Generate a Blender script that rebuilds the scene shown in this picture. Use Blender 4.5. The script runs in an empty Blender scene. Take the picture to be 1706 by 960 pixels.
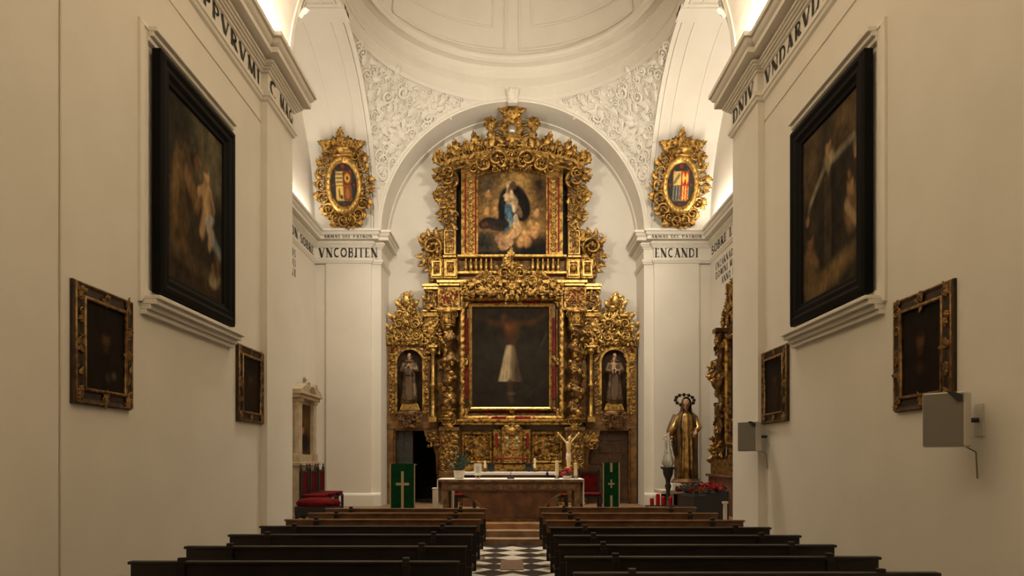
import bpy, math, random
import numpy as np
from mathutils import Matrix, Vector

# ---------------------------------------------------------------- camera, world, lights, exposure
scene = bpy.context.scene
col = scene.collection
EYE = 1.68          # eye height above the nave floor, metres
FPX = 1137.0        # focal length in pixels of the 1706 x 960 frame
HOR = 763.0         # image row of the horizon
CX = 854.0
cam_d = bpy.data.cameras.new('camera')
cam = bpy.data.objects.new('camera', cam_d); col.objects.link(cam)
cam.location = (0, 0, EYE); cam.rotation_euler = (math.pi/2, 0, 0)
cam_d.sensor_width = 36; cam_d.lens = FPX/1706*36
cam_d.shift_y = (HOR-480)/1706; cam_d.shift_x = -(CX-853)/1706
cam_d.clip_start = .05; cam_d.clip_end = 200
scene.camera = cam
w = bpy.data.worlds.new('world'); scene.world = w; w.use_nodes = True
w.node_tree.nodes['Background'].inputs[0].default_value = (.9, .8, .65, 1)
w.node_tree.nodes['Background'].inputs[1].default_value = .02
vs = scene.view_settings
vs.view_transform = 'Standard'; vs.look = 'None'; vs.gamma = 1; vs.use_curve_mapping = False
vs.exposure = 0.66

def area(name, loc, target, sx, sy, power, color=(1, .80, .56), spread=180):
    d = bpy.data.lights.new(name, 'AREA'); d.shape = 'RECTANGLE'
    d.size = sx; d.size_y = sy; d.energy = power; d.color = color; d.spread = math.radians(spread)
    o = bpy.data.objects.new(name, d); col.objects.link(o)
    o.location = loc
    q = (Vector(target)-Vector(loc)).to_track_quat('-Z', 'Y'); o.rotation_euler = q.to_euler()
    return o
def strip(name, x, y0, y1, z, tx, power, color=(1, .84, .64)):
    # LED strip lying on top of a cornice, shining up into the vault
    d = bpy.data.lights.new(name, 'AREA'); d.shape = 'RECTANGLE'
    d.size = .06; d.size_y = y1-y0; d.energy = power; d.color = color
    o = bpy.data.objects.new(name, d); col.objects.link(o)
    o.location = (x, (y0+y1)/2, z)
    o.rotation_euler = (0, math.pi+tx, 0)
    return o
LED = (1, .91, .775)
NAVE = (1, .855, .665)
strip('led_strip_light_nave', -3.50, -2.5, 10.9, 7.87, 0, 196, NAVE)
strip('led_strip_light_nave', 3.50, -2.5, 10.9, 7.87, 0, 196, NAVE)
strip('led_strip_light_transept', -5.14, 11.6, 18.0, 7.87, 0, 36, LED)
strip('led_strip_light_transept', 5.14, 11.6, 18.0, 7.87, 0, 70, LED)
# added downlight over the crossing, set high in an unseen lantern shaft
ld = bpy.data.lights.new('added_downlight', 'AREA'); ld.shape = 'DISK'; ld.size = 1.6; ld.energy = 240; ld.spread = math.radians(64); ld.color = (1, .92, .78)
lo = bpy.data.objects.new('added_downlight', ld); col.objects.link(lo); lo.location = (0, 14.9, 17.4)
# spot lamps standing on the cornice ends of the nave arch, aimed at the altarpiece
for sx, e in ((-1, 110), (1, 150)):
    d = bpy.data.lights.new('altar_spot', 'SPOT'); d.energy = e*4.1; d.color = (1, .92, .785)
    d.spot_size = math.radians(98); d.spot_blend = 1.0; d.shadow_soft_size = .35
    o = bpy.data.objects.new('altar_spot', d); col.objects.link(o)
    o.location = (sx*3.1, 11.5, 8.0)
    o.rotation_euler = (Vector((0, 19.2, 7.8))-o.location).to_track_quat('-Z', 'Y').to_euler()

# ---------------------------------------------------------------- helpers
PI = math.pi
def U(px, Y): return (px-CX)*Y/FPX
def W(py, Y): return EYE+(HOR-py)*Y/FPX

class MB:
    def __init__(s): s.V = []; s.F = []; s.n = 0
    def add(s, V, F, M=None, flip=False):
        V = np.asarray(V, float).reshape(-1, 3)
        if M is not None:
            M = np.asarray(M, float); V = V @ M[:3, :3].T + M[:3, 3]
        s.V.append(V)
        n = s.n
        if flip: s.F += [[i+n for i in reversed(f)] for f in F]
        else: s.F += [[i+n for i in f] for f in F]
        s.n += len(V); return s
    def box(s, x0, x1, y0, y1, z0, z1, M=None):
        V = [(x, y, z) for z in (z0, z1) for y in (y0, y1) for x in (x0, x1)]
        F = [(0, 2, 3, 1), (4, 5, 7, 6), (0, 1, 5, 4), (2, 6, 7, 3), (0, 4, 6, 2), (1, 3, 7, 5)]
        return s.add(V, F, M)
    def grid(s, P, M=None, closeu=False, closev=False, flip=False):
        P = np.asarray(P, float); a, b = P.shape[:2]; F = []
        for i in range(a if closeu else a-1):
            for j in range(b if closev else b-1):
                i2 = (i+1) % a; j2 = (j+1) % b
                F.append((i*b+j, i*b+j2, i2*b+j2, i2*b+j))
        return s.add(P.reshape(-1, 3), F, M, flip)
    def tube(s, path, rad, sides=8, M=None, flat=1.0):
        P = np.asarray(path, float); n = len(P)
        R = np.full(n, rad) if np.isscalar(rad) else np.asarray(rad, float)
        T = np.gradient(P, axis=0); T /= np.linalg.norm(T, axis=1)[:, None]+1e-9
        ref = np.array([0, 0, 1.]) if abs(T[0][2]) < .9 else np.array([1., 0, 0])
        rings = []
        nrm = np.cross(T[0], ref); nrm /= np.linalg.norm(nrm)
        for i in range(n):
            nrm = nrm-T[i]*np.dot(nrm, T[i]); nrm /= np.linalg.norm(nrm)+1e-9
            bn = np.cross(T[i], nrm)
            a = np.arange(sides)*2*PI/sides
            rings.append(P[i]+R[i]*(np.cos(a)[:, None]*nrm+flat*np.sin(a)[:, None]*bn))
        V = np.array(rings).reshape(-1, 3); F = []
        for i in range(n-1):
            for j in range(sides):
                k = (j+1) % sides
                F.append((i*sides+j, i*sides+k, (i+1)*sides+k, (i+1)*sides+j))
        F.append(tuple(range(sides-1, -1, -1))); F.append(tuple((n-1)*sides+j for j in range(sides)))
        return s.add(V, F, M)
    def lathe(s, prof, n=24, c=(0, 0, 0), M=None, fold=None):
        V = []
        for k, (r, z) in enumerate(prof):
            for j in range(n):
                a = 2*PI*j/n; rr = r*(1+(fold(a, k) if fold else 0))
                V.append((c[0]+rr*math.cos(a), c[1]+rr*math.sin(a), c[2]+z))
        F = []; m = len(prof)
        for i in range(m-1):
            for j in range(n):
                k = (j+1) % n; F.append((i*n+j, i*n+k, (i+1)*n+k, (i+1)*n+j))
        F.append(tuple(range(n-1, -1, -1))); F.append(tuple((m-1)*n+j for j in range(n)))
        return s.add(V, F, M)
    def loft(s, rings, n=32, fold=0, k=9, ph=0, M=None):
        # rings: (cx, cy, z, rx, ry, foldscale)
        V = []
        for (cx, cy, z, rx, ry, fs) in rings:
            for j in range(n):
                a = 2*PI*j/n; q = 1+fold*fs*(math.sin(k*a+ph)+.5*math.sin((2*k+1)*a+2*ph))
                V.append((cx+rx*q*math.cos(a), cy+ry*q*math.sin(a), z))
        F = []; m = len(rings)
        for i in range(m-1):
            for j in range(n):
                q = (j+1) % n; F.append((i*n+j, i*n+q, (i+1)*n+q, (i+1)*n+j))
        F.append(tuple(range(n-1, -1, -1))); F.append(tuple((m-1)*n+j for j in range(n)))
        return s.add(V, F, M)
    def ball(s, c, r, n=12, m=8, M=None):
        if np.isscalar(r): r = (r, r, r)
        prof = [(math.sin(PI*(i+.02)/(m+.04)), -math.cos(PI*(i+.02)/(m+.04))) for i in range(m+1)]
        V = [(c[0]+r[0]*p*math.cos(2*PI*j/n), c[1]+r[1]*p*math.sin(2*PI*j/n), c[2]+r[2]*z) for p, z in prof for j in range(n)]
        F = []
        for i in range(m):
            for j in range(n):
                k = (j+1) % n; F.append((i*n+j, i*n+k, (i+1)*n+k, (i+1)*n+j))
        F.append(tuple(range(n-1, -1, -1))); F.append(tuple(m*n+j for j in range(n)))
        return s.add(V, F, M)
    def prism(s, poly, y0, y1, M=None):          # poly in (x,z), anticlockwise seen from -y
        n = len(poly); V = [(x, y0, z) for x, z in poly]+[(x, y1, z) for x, z in poly]
        F = [tuple(range(n)), tuple(range(2*n-1, n-1, -1))]
        F += [(i, i+n, (i+1) % n+n, (i+1) % n) for i in range(n)]
        return s.add(V, F, M)
    def slab(s, poly, z0, z1, M=None):           # poly in (x,y), anticlockwise from above
        n = len(poly); V = [(x, y, z0) for x, y in poly]+[(x, y, z1) for x, y in poly]
        F = [tuple(range(n-1, -1, -1)), tuple(range(n, 2*n))]
        F += [(i, (i+1) % n, (i+1) % n+n, i+n) for i in range(n)]
        return s.add(V, F, M)
    def frame(s, x0, x1, z0, z1, prof, y=0, M=None):
        # mitred frame: prof = closed list of (inset towards the middle, out towards -y)
        V = []; m = len(prof)
        for (ix, o) in prof:
            V += [(x0+ix, y-o, z0+ix), (x1-ix, y-o, z0+ix), (x1-ix, y-o, z1-ix), (x0+ix, y-o, z1-ix)]
        F = []
        for i in range(m):
            k = (i+1) % m
            for j in range(4):
                q = (j+1) % 4; F.append((i*4+j, k*4+j, k*4+q, i*4+q))
        return s.add(V, F, M)
    def band(s, cx, cz, r0, r1, a0, a1, y0, y1, n=40, M=None):   # solid ring segment in XZ
        V = []
        for i in range(n+1):
            a = a0+(a1-a0)*i/n; c, d = math.cos(a), math.sin(a)
            V += [(cx+r0*c, y0, cz+r0*d), (cx+r1*c, y0, cz+r1*d), (cx+r1*c, y1, cz+r1*d), (cx+r0*c, y1, cz+r0*d)]
        F = []
        for i in range(n):
            for j in range(4):
                q = (j+1) % 4; F.append((i*4+j, (i+1)*4+j, (i+1)*4+q, i*4+q))
        F.append((0, 1, 2, 3)); F.append((4*n+3, 4*n+2, 4*n+1, 4*n))
        return s.add(V, F, M)
    def build(s, name, mat, parent=None, smooth=False, bevel=0, world=False, remesh=0):
        me = bpy.data.meshes.new(name)
        V = np.concatenate(s.V)
        if parent is not None and world:
            Mi = np.array(PM.get(parent.name, Matrix()).inverted()); V = V @ Mi[:3, :3].T+Mi[:3, 3]
        me.from_pydata(V.tolist(), [], s.F); me.update()
        if smooth:
            me.polygons.foreach_set('use_smooth', np.ones(len(me.polygons), bool))
        if mat: me.materials.append(mat)
        o = bpy.data.objects.new(name, me); col.objects.link(o)
        if parent is not None:
            o.parent = parent; PM[o.name] = PM.get(parent.name, Matrix())
        if bevel:
            b = o.modifiers.new('bevel', 'BEVEL'); b.width = bevel; b.segments = 2; b.limit_method = 'ANGLE'
        if remesh:
            r = o.modifiers.new('remesh', 'REMESH'); r.mode = 'VOXEL'; r.voxel_size = remesh; r.use_smooth_shade = True
            q = o.modifiers.new('smooth', 'SMOOTH'); q.factor = .5; q.iterations = 2
        return o
PM = {}
def tag(o, label=None, cat=None, group=None, kind=None):
    if label: o['label'] = label
    if cat: o['category'] = cat
    if group: o['group'] = group
    if kind: o['kind'] = kind
    return o
def empty(name, loc=(0, 0, 0), rz=0, label=None, cat=None, group=None, kind=None):
    o = bpy.data.objects.new(name, None); col.objects.link(o); o.empty_display_size = .2
    o.location = loc; o.rotation_euler = (0, 0, rz)
    PM[o.name] = Matrix.Translation(loc) @ Matrix.Rotation(rz, 4, 'Z')
    return tag(o, label, cat, group, kind)
def copy_tree(o, parent=None):
    c = o.copy(); col.objects.link(c); c.parent = parent
    for ch in list(o.children): copy_tree(ch, c)
    return c

# ---------------------------------------------------------------- materials
def mat(name, c, rough=.6, metal=0, var=None, vscale=6, bump=0, bscale=40, spec=.5, emit=None, vlo=.4, vhi=.62, alpha=None):
    m = bpy.data.materials.new(name); m.use_nodes = True; nt = m.node_tree; b = nt.nodes['Principled BSDF']
    b.inputs['Base Color'].default_value = (*c, 1); b.inputs['Roughness'].default_value = rough
    b.inputs['Metallic'].default_value = metal; b.inputs['Specular IOR Level'].default_value = spec
    tc = nt.nodes.new('ShaderNodeTexCoord')
    if var is not None:
        nz = nt.nodes.new('ShaderNodeTexNoise'); nz.inputs['Scale'].default_value = vscale; nz.inputs['Detail'].default_value = 5
        cr = nt.nodes.new('ShaderNodeValToRGB')
        cr.color_ramp.elements[0].position = vlo; cr.color_ramp.elements[0].color = (*c, 1)
        cr.color_ramp.elements[1].position = vhi; cr.color_ramp.elements[1].color = (*var, 1)
        nt.links.new(tc.outputs['Object'], nz.inputs['Vector']); nt.links.new(nz.outputs['Fac'], cr.inputs['Fac'])
        nt.links.new(cr.outputs['Color'], b.inputs['Base Color'])
    if bump:
        n2 = nt.nodes.new('ShaderNodeTexNoise'); n2.inputs['Scale'].default_value = bscale; n2.inputs['Detail'].default_value = 3
        bp = nt.nodes.new('ShaderNodeBump'); bp.inputs['Strength'].default_value = bump; bp.inputs['Distance'].default_value = .02
        nt.links.new(tc.outputs['Object'], n2.inputs['Vector']); nt.links.new(n2.outputs['Fac'], bp.inputs['Height'])
        nt.links.new(bp.outputs['Normal'], b.inputs['Normal'])
    return m
M = {}
M['plaster'] = mat('plaster', (.80, .75, .66), .85, var=(.77, .72, .63), vscale=1.2, bump=.05, bscale=25, spec=.2)
M['stucco'] = mat('stucco', (.80, .75, .66), .8, spec=.2)
M['letter'] = mat('letter_paint', (.035, .03, .025), .7)
M['letter_grey'] = mat('letter_paint_grey', (.08, .07, .06), .7)
M['gold'] = mat('gold_leaf', (.54, .315, .075), .38, .78, var=(.12, .058, .016), vscale=10, bump=.35, bscale=45, vlo=.38, vhi=.62)
M['gold_bright'] = mat('gold_burnished', (.60, .375, .105), .36, .78, var=(.22, .115, .03), vscale=12, vlo=.42, vhi=.66)
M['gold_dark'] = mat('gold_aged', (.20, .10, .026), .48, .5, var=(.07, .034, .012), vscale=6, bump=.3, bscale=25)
M['gold_wood'] = mat('gilded_brown_wood', (.26, .135, .04), .5, .35, var=(.12, .06, .02), vscale=5, bump=.2, bscale=12)
M['red'] = mat('red_lacquer', (.24, .018, .010), .6, var=(.13, .010, .007), vscale=8, spec=.15)
M['crimson'] = mat('crimson_velvet', (.13, .006, .006), .9, var=(.08, .004, .004), vscale=9, spec=.1)
M['void'] = mat('painted_recess_shade', (.012, .009, .006), .9)  # near-black, the shade of gaps and openings put into the colour
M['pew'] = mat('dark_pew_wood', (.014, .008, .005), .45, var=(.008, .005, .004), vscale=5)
M['pew_lit'] = mat('lit_pew_wood', (.20, .09, .035), .32, var=(.12, .052, .02), vscale=5)  # lighter copy of the pew wood: light on the front tops put into the colour
M['door'] = mat('dark_door_wood', (.10, .05, .022), .5, var=(.05, .025, .012), vscale=5)
M['black_frame'] = mat('black_frame', (.005, .0045, .004), .6, spec=.1)
M['frame_dark'] = mat('dark_gilt_frame', (.055, .027, .011), .45, .3, var=(.022, .014, .008), vscale=9, bump=.3, bscale=30)
M['frame_gold'] = mat('worn_gilt', (.34, .195, .065), .42, .6, var=(.14, .07, .022), vscale=16)
M['marble_red'] = mat('red_brown_marble', (.20, .085, .04), .4, var=(.11, .045, .022), vscale=4)
M['marble_brown'] = mat('brown_inlay', (.28, .17, .09), .4, var=(.10, .06, .035), vscale=7)
M['white_cloth'] = mat('white_linen', (.82, .77, .68), .85)
M['cream'] = mat('cream_paint', (.62, .54, .42), .7)
M['stone'] = mat('pale_stone', (.52, .42, .28), .75, var=(.42, .32, .2), vscale=6)
M['green'] = mat('green_cloth', (.005, .052, .018), .9, var=(.004, .04, .014), vscale=12, spec=.1)
M['braid'] = mat('silver_gold_braid', (.42, .34, .22), .6, .2)
M['speaker'] = mat('grey_speaker_shell', (.62, .58, .50), .5)
M['grille'] = mat('speaker_grille', (.20, .18, .145), .55, .2)
M['black'] = mat('black_metal', (.015, .015, .015), .5)
M['tile_white'] = mat('white_marble_tile', (.62, .55, .44), .3, var=(.5, .43, .33), vscale=4)
M['tile_black'] = mat('black_marble_tile', (.02, .018, .016), .3, var=(.035, .03, .027), vscale=4)
M['slab'] = mat('brown_grave_slab', (.13, .075, .035), .5)
M['step_wood'] = mat('step_wood', (.36, .19, .07), .5, var=(.24, .12, .045), vscale=5)
M['step_stone'] = mat('step_stone', (.25, .15, .075), .6, var=(.17, .1, .05), vscale=5)
M['leafgreen'] = mat('leaf_green', (.035, .06, .035), .6, var=(.06, .10, .07), vscale=20)
M['flower_red'] = mat('red_petals', (.42, .02, .012), .7, var=(.28, .012, .01), vscale=30)
M['candle'] = mat('candle_wax', (.86, .72, .40), .5)
M['glass_red'] = mat('red_glass', (.35, .01, .008), .2)
M['skin'] = mat('painted_flesh', (.42, .25, .14), .6)
M['corpus'] = mat('ivory_corpus', (.85, .60, .28), .4)
M['habit'] = mat('dark_habit', (.17, .095, .042), .45, .2, var=(.05, .028, .015), vscale=9)
M['habit_gold'] = mat('brown_gold_robe', (.56, .35, .11), .34, .65, var=(.22, .12, .04), vscale=6)
M['mantle'] = mat('dark_gold_mantle', (.22, .12, .045), .5, .35, var=(.09, .05, .022), vscale=4)
M['hair'] = mat('brown_hair', (.03, .018, .01), .7)
M['silver'] = mat('dull_silver', (.45, .42, .37), .35, .8)
m = bpy.data.materials.new('painted_canvas'); m.use_nodes = True
b = m.node_tree.nodes['Principled BSDF']; b.inputs['Roughness'].default_value = .7; b.inputs['Specular IOR Level'].default_value = .08
at = m.node_tree.nodes.new('ShaderNodeAttribute'); at.attribute_name = 'paint'
m.node_tree.links.new(at.outputs['Color'], b.inputs['Base Color']); M['canvas'] = m
m = bpy.data.materials.new('dark_glass'); m.use_nodes = True
b = m.node_tree.nodes['Principled BSDF']; b.inputs['Base Color'].default_value = (.05, .065, .07, 1); b.inputs['Roughness'].default_value = .12
M['glass'] = m
m = bpy.data.materials.new('clear_glass'); m.use_nodes = True
b = m.node_tree.nodes['Principled BSDF']; b.inputs['Base Color'].default_value = (.9, .9, .86, 1); b.inputs['Roughness'].default_value = .15
b.inputs['Transmission Weight'].default_value = .75; M['clear'] = m
# marble checker laid on the diagonal, for the floor beyond the single tiles
m = bpy.data.materials.new('checker_floor'); m.use_nodes = True; nt = m.node_tree
b = nt.nodes['Principled BSDF']; b.inputs['Roughness'].default_value = .35
tc = nt.nodes.new('ShaderNodeTexCoord'); mp = nt.nodes.new('ShaderNodeMapping'); ck = nt.nodes.new('ShaderNodeTexChecker')
mp.inputs['Rotation'].default_value = (0, 0, PI/4); ck.inputs['Scale'].default_value = 1/.4243
ck.inputs['Color1'].default_value = (.02, .018, .016, 1); ck.inputs['Color2'].default_value = (.55, .48, .38, 1)
nt.links.new(tc.outputs['Object'], mp.inputs['Vector']); nt.links.new(mp.outputs['Vector'], ck.inputs['Vector']); nt.links.new(ck.outputs['Color'], b.inputs['Base Color'])
M['checker'] = m

# ---------------------------------------------------------------- carved ornament: leaf, scroll, rosette, bead (local: x,z in the plane, -y outwards)
def T_leaf(nt=11, lob=4):
    V = []; F = []
    S = (-1, -.55, 0, .55, 1); ns = len(S)
    for i in range(nt):
        t = i/(nt-1)
        wd = .30*math.sin(PI*min(1, t**.75*.97+.03))*(1+.30*math.sin(2*PI*lob*t+.6))+.012
        for q in S:
            bend = .10*math.sin(PI*t)
            zr = .07+.13*(1-q*q)*math.sin(PI*min(1, t+.1))-.06*math.exp(-(q/.3)**2)+.20*t*t
            V.append((t, -zr, q*wd+bend))
    k = len(V)
    for i in range(nt):
        for q in (0, ns-1):
            x, y, z = V[i*ns+q]; V.append((x, .05+y*.3, z*.9))
    for i in range(nt-1):
        for j in range(ns-1): F.append((i*ns+j, (i+1)*ns+j, (i+1)*ns+j+1, i*ns+j+1))
        F.append((i*ns, k+2*i, k+2*i+2, (i+1)*ns)); F.append((i*ns+ns-1, (i+1)*ns+ns-1, k+2*i+3, k+2*i+1))
        F.append((k+2*i, k+2*i+1, k+2*i+3, k+2*i+2))
    return np.array(V), F
def T_from(fn):
    b = MB(); fn(b); return np.concatenate(b.V), b.F
def _scroll(b):
    n = 26; p = []; r = []
    for i in range(n):
        t = i/(n-1); a = -.4*PI+2.9*PI*t; q = .52*(1-t)**.8+.10
        p.append((q*math.cos(a), -.10-.10*t, q*math.sin(a))); r.append(.05+.075*math.sin(PI*min(1, t*1.1+.15)))
    b.tube(p, r, 6); b.ball(p[-1], .13, 8, 5)
def _rose(b):
    nth = 24; R = [0.02, .18, .30, .62, 1.0]; P = []
    for i, q in enumerate(R):
        row = []
        for j in range(nth):
            a = 2*PI*j/nth; k = 1+.16*math.cos(6*a)*(i > 2)
            y = [-.34, -.30, -.14, -.26-.1*math.cos(6*a), .02][i]
            row.append((.5*q*k*math.cos(a), y, .5*q*k*math.sin(a)))
        P.append(row)
    b.grid(P, closev=True, flip=True)
def _bead(b): b.ball((0, 0, 0), (.5, .4, .5), 8, 5)
def _shell(b):
    P = []
    for i, q in enumerate((.08, .4, .75, 1.0)):
        row = []
        for j in range(25):
            a = PI*(-.1+1.2*j/24); f = 1+.10*math.cos(14*a)*q
            row.append((.5*q*f*math.cos(a), -.1-.22*math.sin(PI*q*.8)-.05*math.cos(14*a), .5*q*f*math.sin(a)))
        P.append(row)
    b.grid(P)
    b.grid([[(x, .02, z) for x, y, z in r] for r in P], flip=True)
TPL = {'leaf': T_leaf(), 'leaf3': T_leaf(9, 3), 'scroll': T_from(_scroll), 'rose': T_from(_rose), 'bead': T_from(_bead), 'shell': T_from(_shell)}
def orn(b, kind, x, y, z, size, rot=0, mir=False, depth=1.0, R=None):
    """place an ornament facing -y at (x,y,z); rot in degrees in the x-z plane; mir flips left-right"""
    V, F = TPL[kind]; a = math.radians(rot); c, s_ = math.cos(a), math.sin(a)
    X = V[:, 0]*c-V[:, 2]*s_; Z = V[:, 0]*s_+V[:, 2]*c
    if mir: X = -X
    P = np.stack([X*size, V[:, 1]*size*depth, Z*size], 1)
    if R is not None: P = P @ R.T
    b.add(P+np.array((x, y, z)), F, None, mir)
def carve(b, inside, x0, x1, z0, z1, y, size, seed, n=None, sym=None, depth=1.0, kinds=('leaf', 'leaf', 'scroll', 'leaf3', 'rose', 'bead'), ydev=.0, sp=.55):
    """fill a region with foliage; sym = x of the mirror axis"""
    rnd = random.Random(seed); pts = []
    area_ = abs(x1-x0)*abs(z1-z0); n = n or int(6*area_/(size*size*sp*sp))
    for _ in range(n):
        x = rnd.uniform(x0, x1); z = rnd.uniform(z0, z1); s_ = size*rnd.uniform(.6, 1.25)
        if not inside(x, z): continue
        if any((x-a)**2+(z-c)**2 < (sp*.5*(s_+d))**2 for a, c, d in pts): continue
        pts.append((x, z, s_))
        k = rnd.choice(kinds); rot = rnd.uniform(0, 360); m_ = rnd.random() < .5
        yy = y-rnd.uniform(0, ydev) if ydev else y
        sc = {'bead': .45, 'rose': .75, 'scroll': .85}.get(k, 1.05)*s_
        ox = -.45*sc*math.cos(math.radians(rot)) if 'leaf' in k else 0
        oz = -.45*sc*math.sin(math.radians(rot)) if 'leaf' in k else 0
        if m_ and 'leaf' in k: ox = -ox
        orn(b, k, x+ox, yy, z+oz, sc, rot, m_, depth)
        if sym is not None: orn(b, k, 2*sym-x-ox, yy, z+oz, sc, rot, not m_, depth)
    return pts

# ---------------------------------------------------------------- painted lettering (roman capitals made of thick and thin strokes)
def _arc(cx, cy, rx, ry, a0, a1, n=9):
    return [(cx+rx*math.cos(math.radians(a0+(a1-a0)*i/n)), cy+ry*math.sin(math.radians(a0+(a1-a0)*i/n))) for i in range(n+1)]
TK, TN = .19, .075
def _st(x): return [([(x, 0), (x, 1)], TK), ([(x-.14, .02), (x+.14, .02)], .05), ([(x-.14, .98), (x+.14, .98)], .05)]
GLY = {
 'I': (.34, _st(.17)), 'J': (.34, [([(.2, .98), (.2, .1), (.08, 0)], TK), ([(.06, .98), (.34, .98)], .05)]),
 'V': (.78, [([(.10, 1), (.40, 0)], TK), ([(.40, 0), (.68, 1)], TN), ([(0, .98), (.22, .98)], .05), ([(.56, .98), (.78, .98)], .05)]),
 'N': (.84, [([(.14, 0), (.14, 1)], TN), ([(.10, 1), (.70, 0)], TK), ([(.70, 0), (.70, 1)], TN), ([(0, .02), (.28, .02)], .05), ([(.58, .98), (.84, .98)], .05)]),
 'C': (.72, [(_arc(.42, .5, .32, .46, 60, 300), .12)]), 'O': (.84, [(_arc(.42, .5, .33, .44, 0, 360, 18), .12)]),
 'Q': (.84, [(_arc(.42, .5, .33, .44, 0, 360, 18), .12), ([(.5, .2), (.8, -.1)], TK)]),
 'G': (.76, [(_arc(.42, .5, .32, .46, 60, 300), .12), ([(.66, .45), (.66, .08)], TK)]),
 'D': (.78, _st(.15)+[([(.15, .97)]+_arc(.36, .5, .33, .46, 90, -90)+[(.15, .03)], .10)]),
 'P': (.66, _st(.15)+[([(.15, .97)]+_arc(.32, .75, .24, .22, 90, -90)+[(.15, .53)], .09)]),
 'B': (.68, _st(.15)+[([(.15, .97)]+_arc(.32, .76, .22, .21, 90, -90)+[(.15, .55)], .09), ([(.15, .52)]+_arc(.34, .28, .25, .25, 90, -90)+[(.15, .03)], .09)]),
 'R': (.74, _st(.15)+[([(.15, .97)]+_arc(.32, .75, .24, .22, 90, -90)+[(.15, .53)], .09), ([(.32, .5), (.66, 0)], TK)]),
 'E': (.62, _st(.15)+[([(.15, .97), (.54, .97), (.54, .82)], .06), ([(.15, .5), (.44, .5)], .06), ([(.15, .03), (.56, .03), (.56, .18)], .06)]),
 'L': (.6, _st(.15)+[([(.15, .03), (.54, .03), (.54, .2)], .06)]),
 'T': (.7, _st(.35)+[([(.05, .82), (.05, .97), (.65, .97), (.65, .82)], .06)]),
 'A': (.82, [([(.14, 0), (.40, 1)], TN), ([(.38, 1), (.68, 0)], TK), ([(.22, .34), (.58, .34)], TN), ([(.02, .02), (.26, .02)], .05), ([(.56, .02), (.82, .02)], .05)]),
 'M': (.98, [([(.14, 0), (.20, 1)], TN), ([(.18, 1), (.48, .1)], TK), ([(.48, .1), (.76, 1)], TN), ([(.76, 1), (.84, 0)], TK)]),
 'S': (.58, [(_arc(.29, .74, .20, .23, 30, 270)+_arc(.29, .27, .22, .24, 90, -150), .11)]),
 ' ': (.45, []), '.': (.3, [([(.12, .06), (.18, .06)], .12)]),
}
GLY['Ñ'] = (GLY['N'][0], GLY['N'][1]+[([(.28, 1.10), (.40, 1.16), (.50, 1.10), (.62, 1.16)], .06)])
def letters(b, text, x0, x1, z0, h, y):
    """flat painted capitals facing -y that fill x0..x1"""
    gap = .13; tot = sum(GLY[c][0]+gap for c in text)-gap; sx = (x1-x0)/tot; x = 0
    for c in text:
        wd, st = GLY[c]
        for pts, th in st:
            P = np.array([(x0+(x+p)*sx, z0+q*h) for p, q in pts])
            for i in range(len(P)-1):
                d = P[i+1]-P[i]; L = np.hypot(*d)
                if L < 1e-6: continue
                d = d/L; wv = th*(abs(d[1])*sx+abs(d[0])*h)/2; n = np.array((-d[1], d[0]))*wv; e = d*wv*.3
                q4 = [P[i]-e-n, P[i+1]+e-n, P[i+1]+e+n, P[i]-e+n]
                b.add([(u, y, v) for u, v in q4], [(0, 1, 2, 3)])
        x += wd+gap

# ---------------------------------------------------------------- paintings: colours of a canvas computed per vertex
def vnoise(u, v, f, seed):
    r = np.random.RandomState(seed); g = r.rand(40, 40)
    x = (u*f) % 38; y = (v*f) % 38; i = x.astype(int); j = y.astype(int); a = x-i; c = y-j
    a = a*a*(3-2*a); c = c*c*(3-2*c)
    return g[i, j]*(1-a)*(1-c)+g[i+1, j]*a*(1-c)+g[i, j+1]*(1-a)*c+g[i+1, j+1]*a*c
def sm(x): x = np.clip(x, 0, 1); return x*x*(3-2*x)
def ell(u, v, cx, cy, rx, ry, rot=0, soft=.35):
    a = math.radians(rot); x = (u-cx)*math.cos(a)+(v-cy)*math.sin(a); y = -(u-cx)*math.sin(a)+(v-cy)*math.cos(a)
    return sm((1+soft-np.sqrt((x/rx)**2+(y/ry)**2))/(2*soft))
def line(u, v, x0, y0, x1, y1, r, soft=.5):
    dx, dy = x1-x0, y1-y0; t = np.clip(((u-x0)*dx+(v-y0)*dy)/(dx*dx+dy*dy), 0, 1)
    d = np.hypot(u-x0-t*dx, v-y0-t*dy); return sm((1+soft-d/r)/(2*soft))
def srgb(r, g, b_):
    return np.array([((c/255+.055)/1.055)**2.4 if c > 10 else c/255/12.92 for c in (r, g, b_)])
class Paint:
    def __init__(s, u, v, c, soft=.35): s.u = u; s.v = v; s.soft = soft; s.c = np.ones(u.shape+(3,))*srgb(*c)
    def put(s, mask, c, op=1.0):
        k = (mask*op)[..., None]; s.c = s.c*(1-k)+srgb(*c)*k; return s
    def e(s, cx, cy, rx, ry, c, rot=0, soft=None, op=1): return s.put(ell(s.u, s.v, cx, cy, rx, ry, rot, soft or s.soft), c, op)
    def l(s, x0, y0, x1, y1, r, c, op=1, soft=.5): return s.put(line(s.u, s.v, x0, y0, x1, y1, r, soft), c, op)
    def mott(s, amt, f=10, seed=1):
        k = 1+amt*(vnoise(s.u, s.v, f, seed)+.5*vnoise(s.u, s.v, f*2.7, seed+1)-.75)*2; s.c = s.c*k[..., None]; return s
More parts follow.
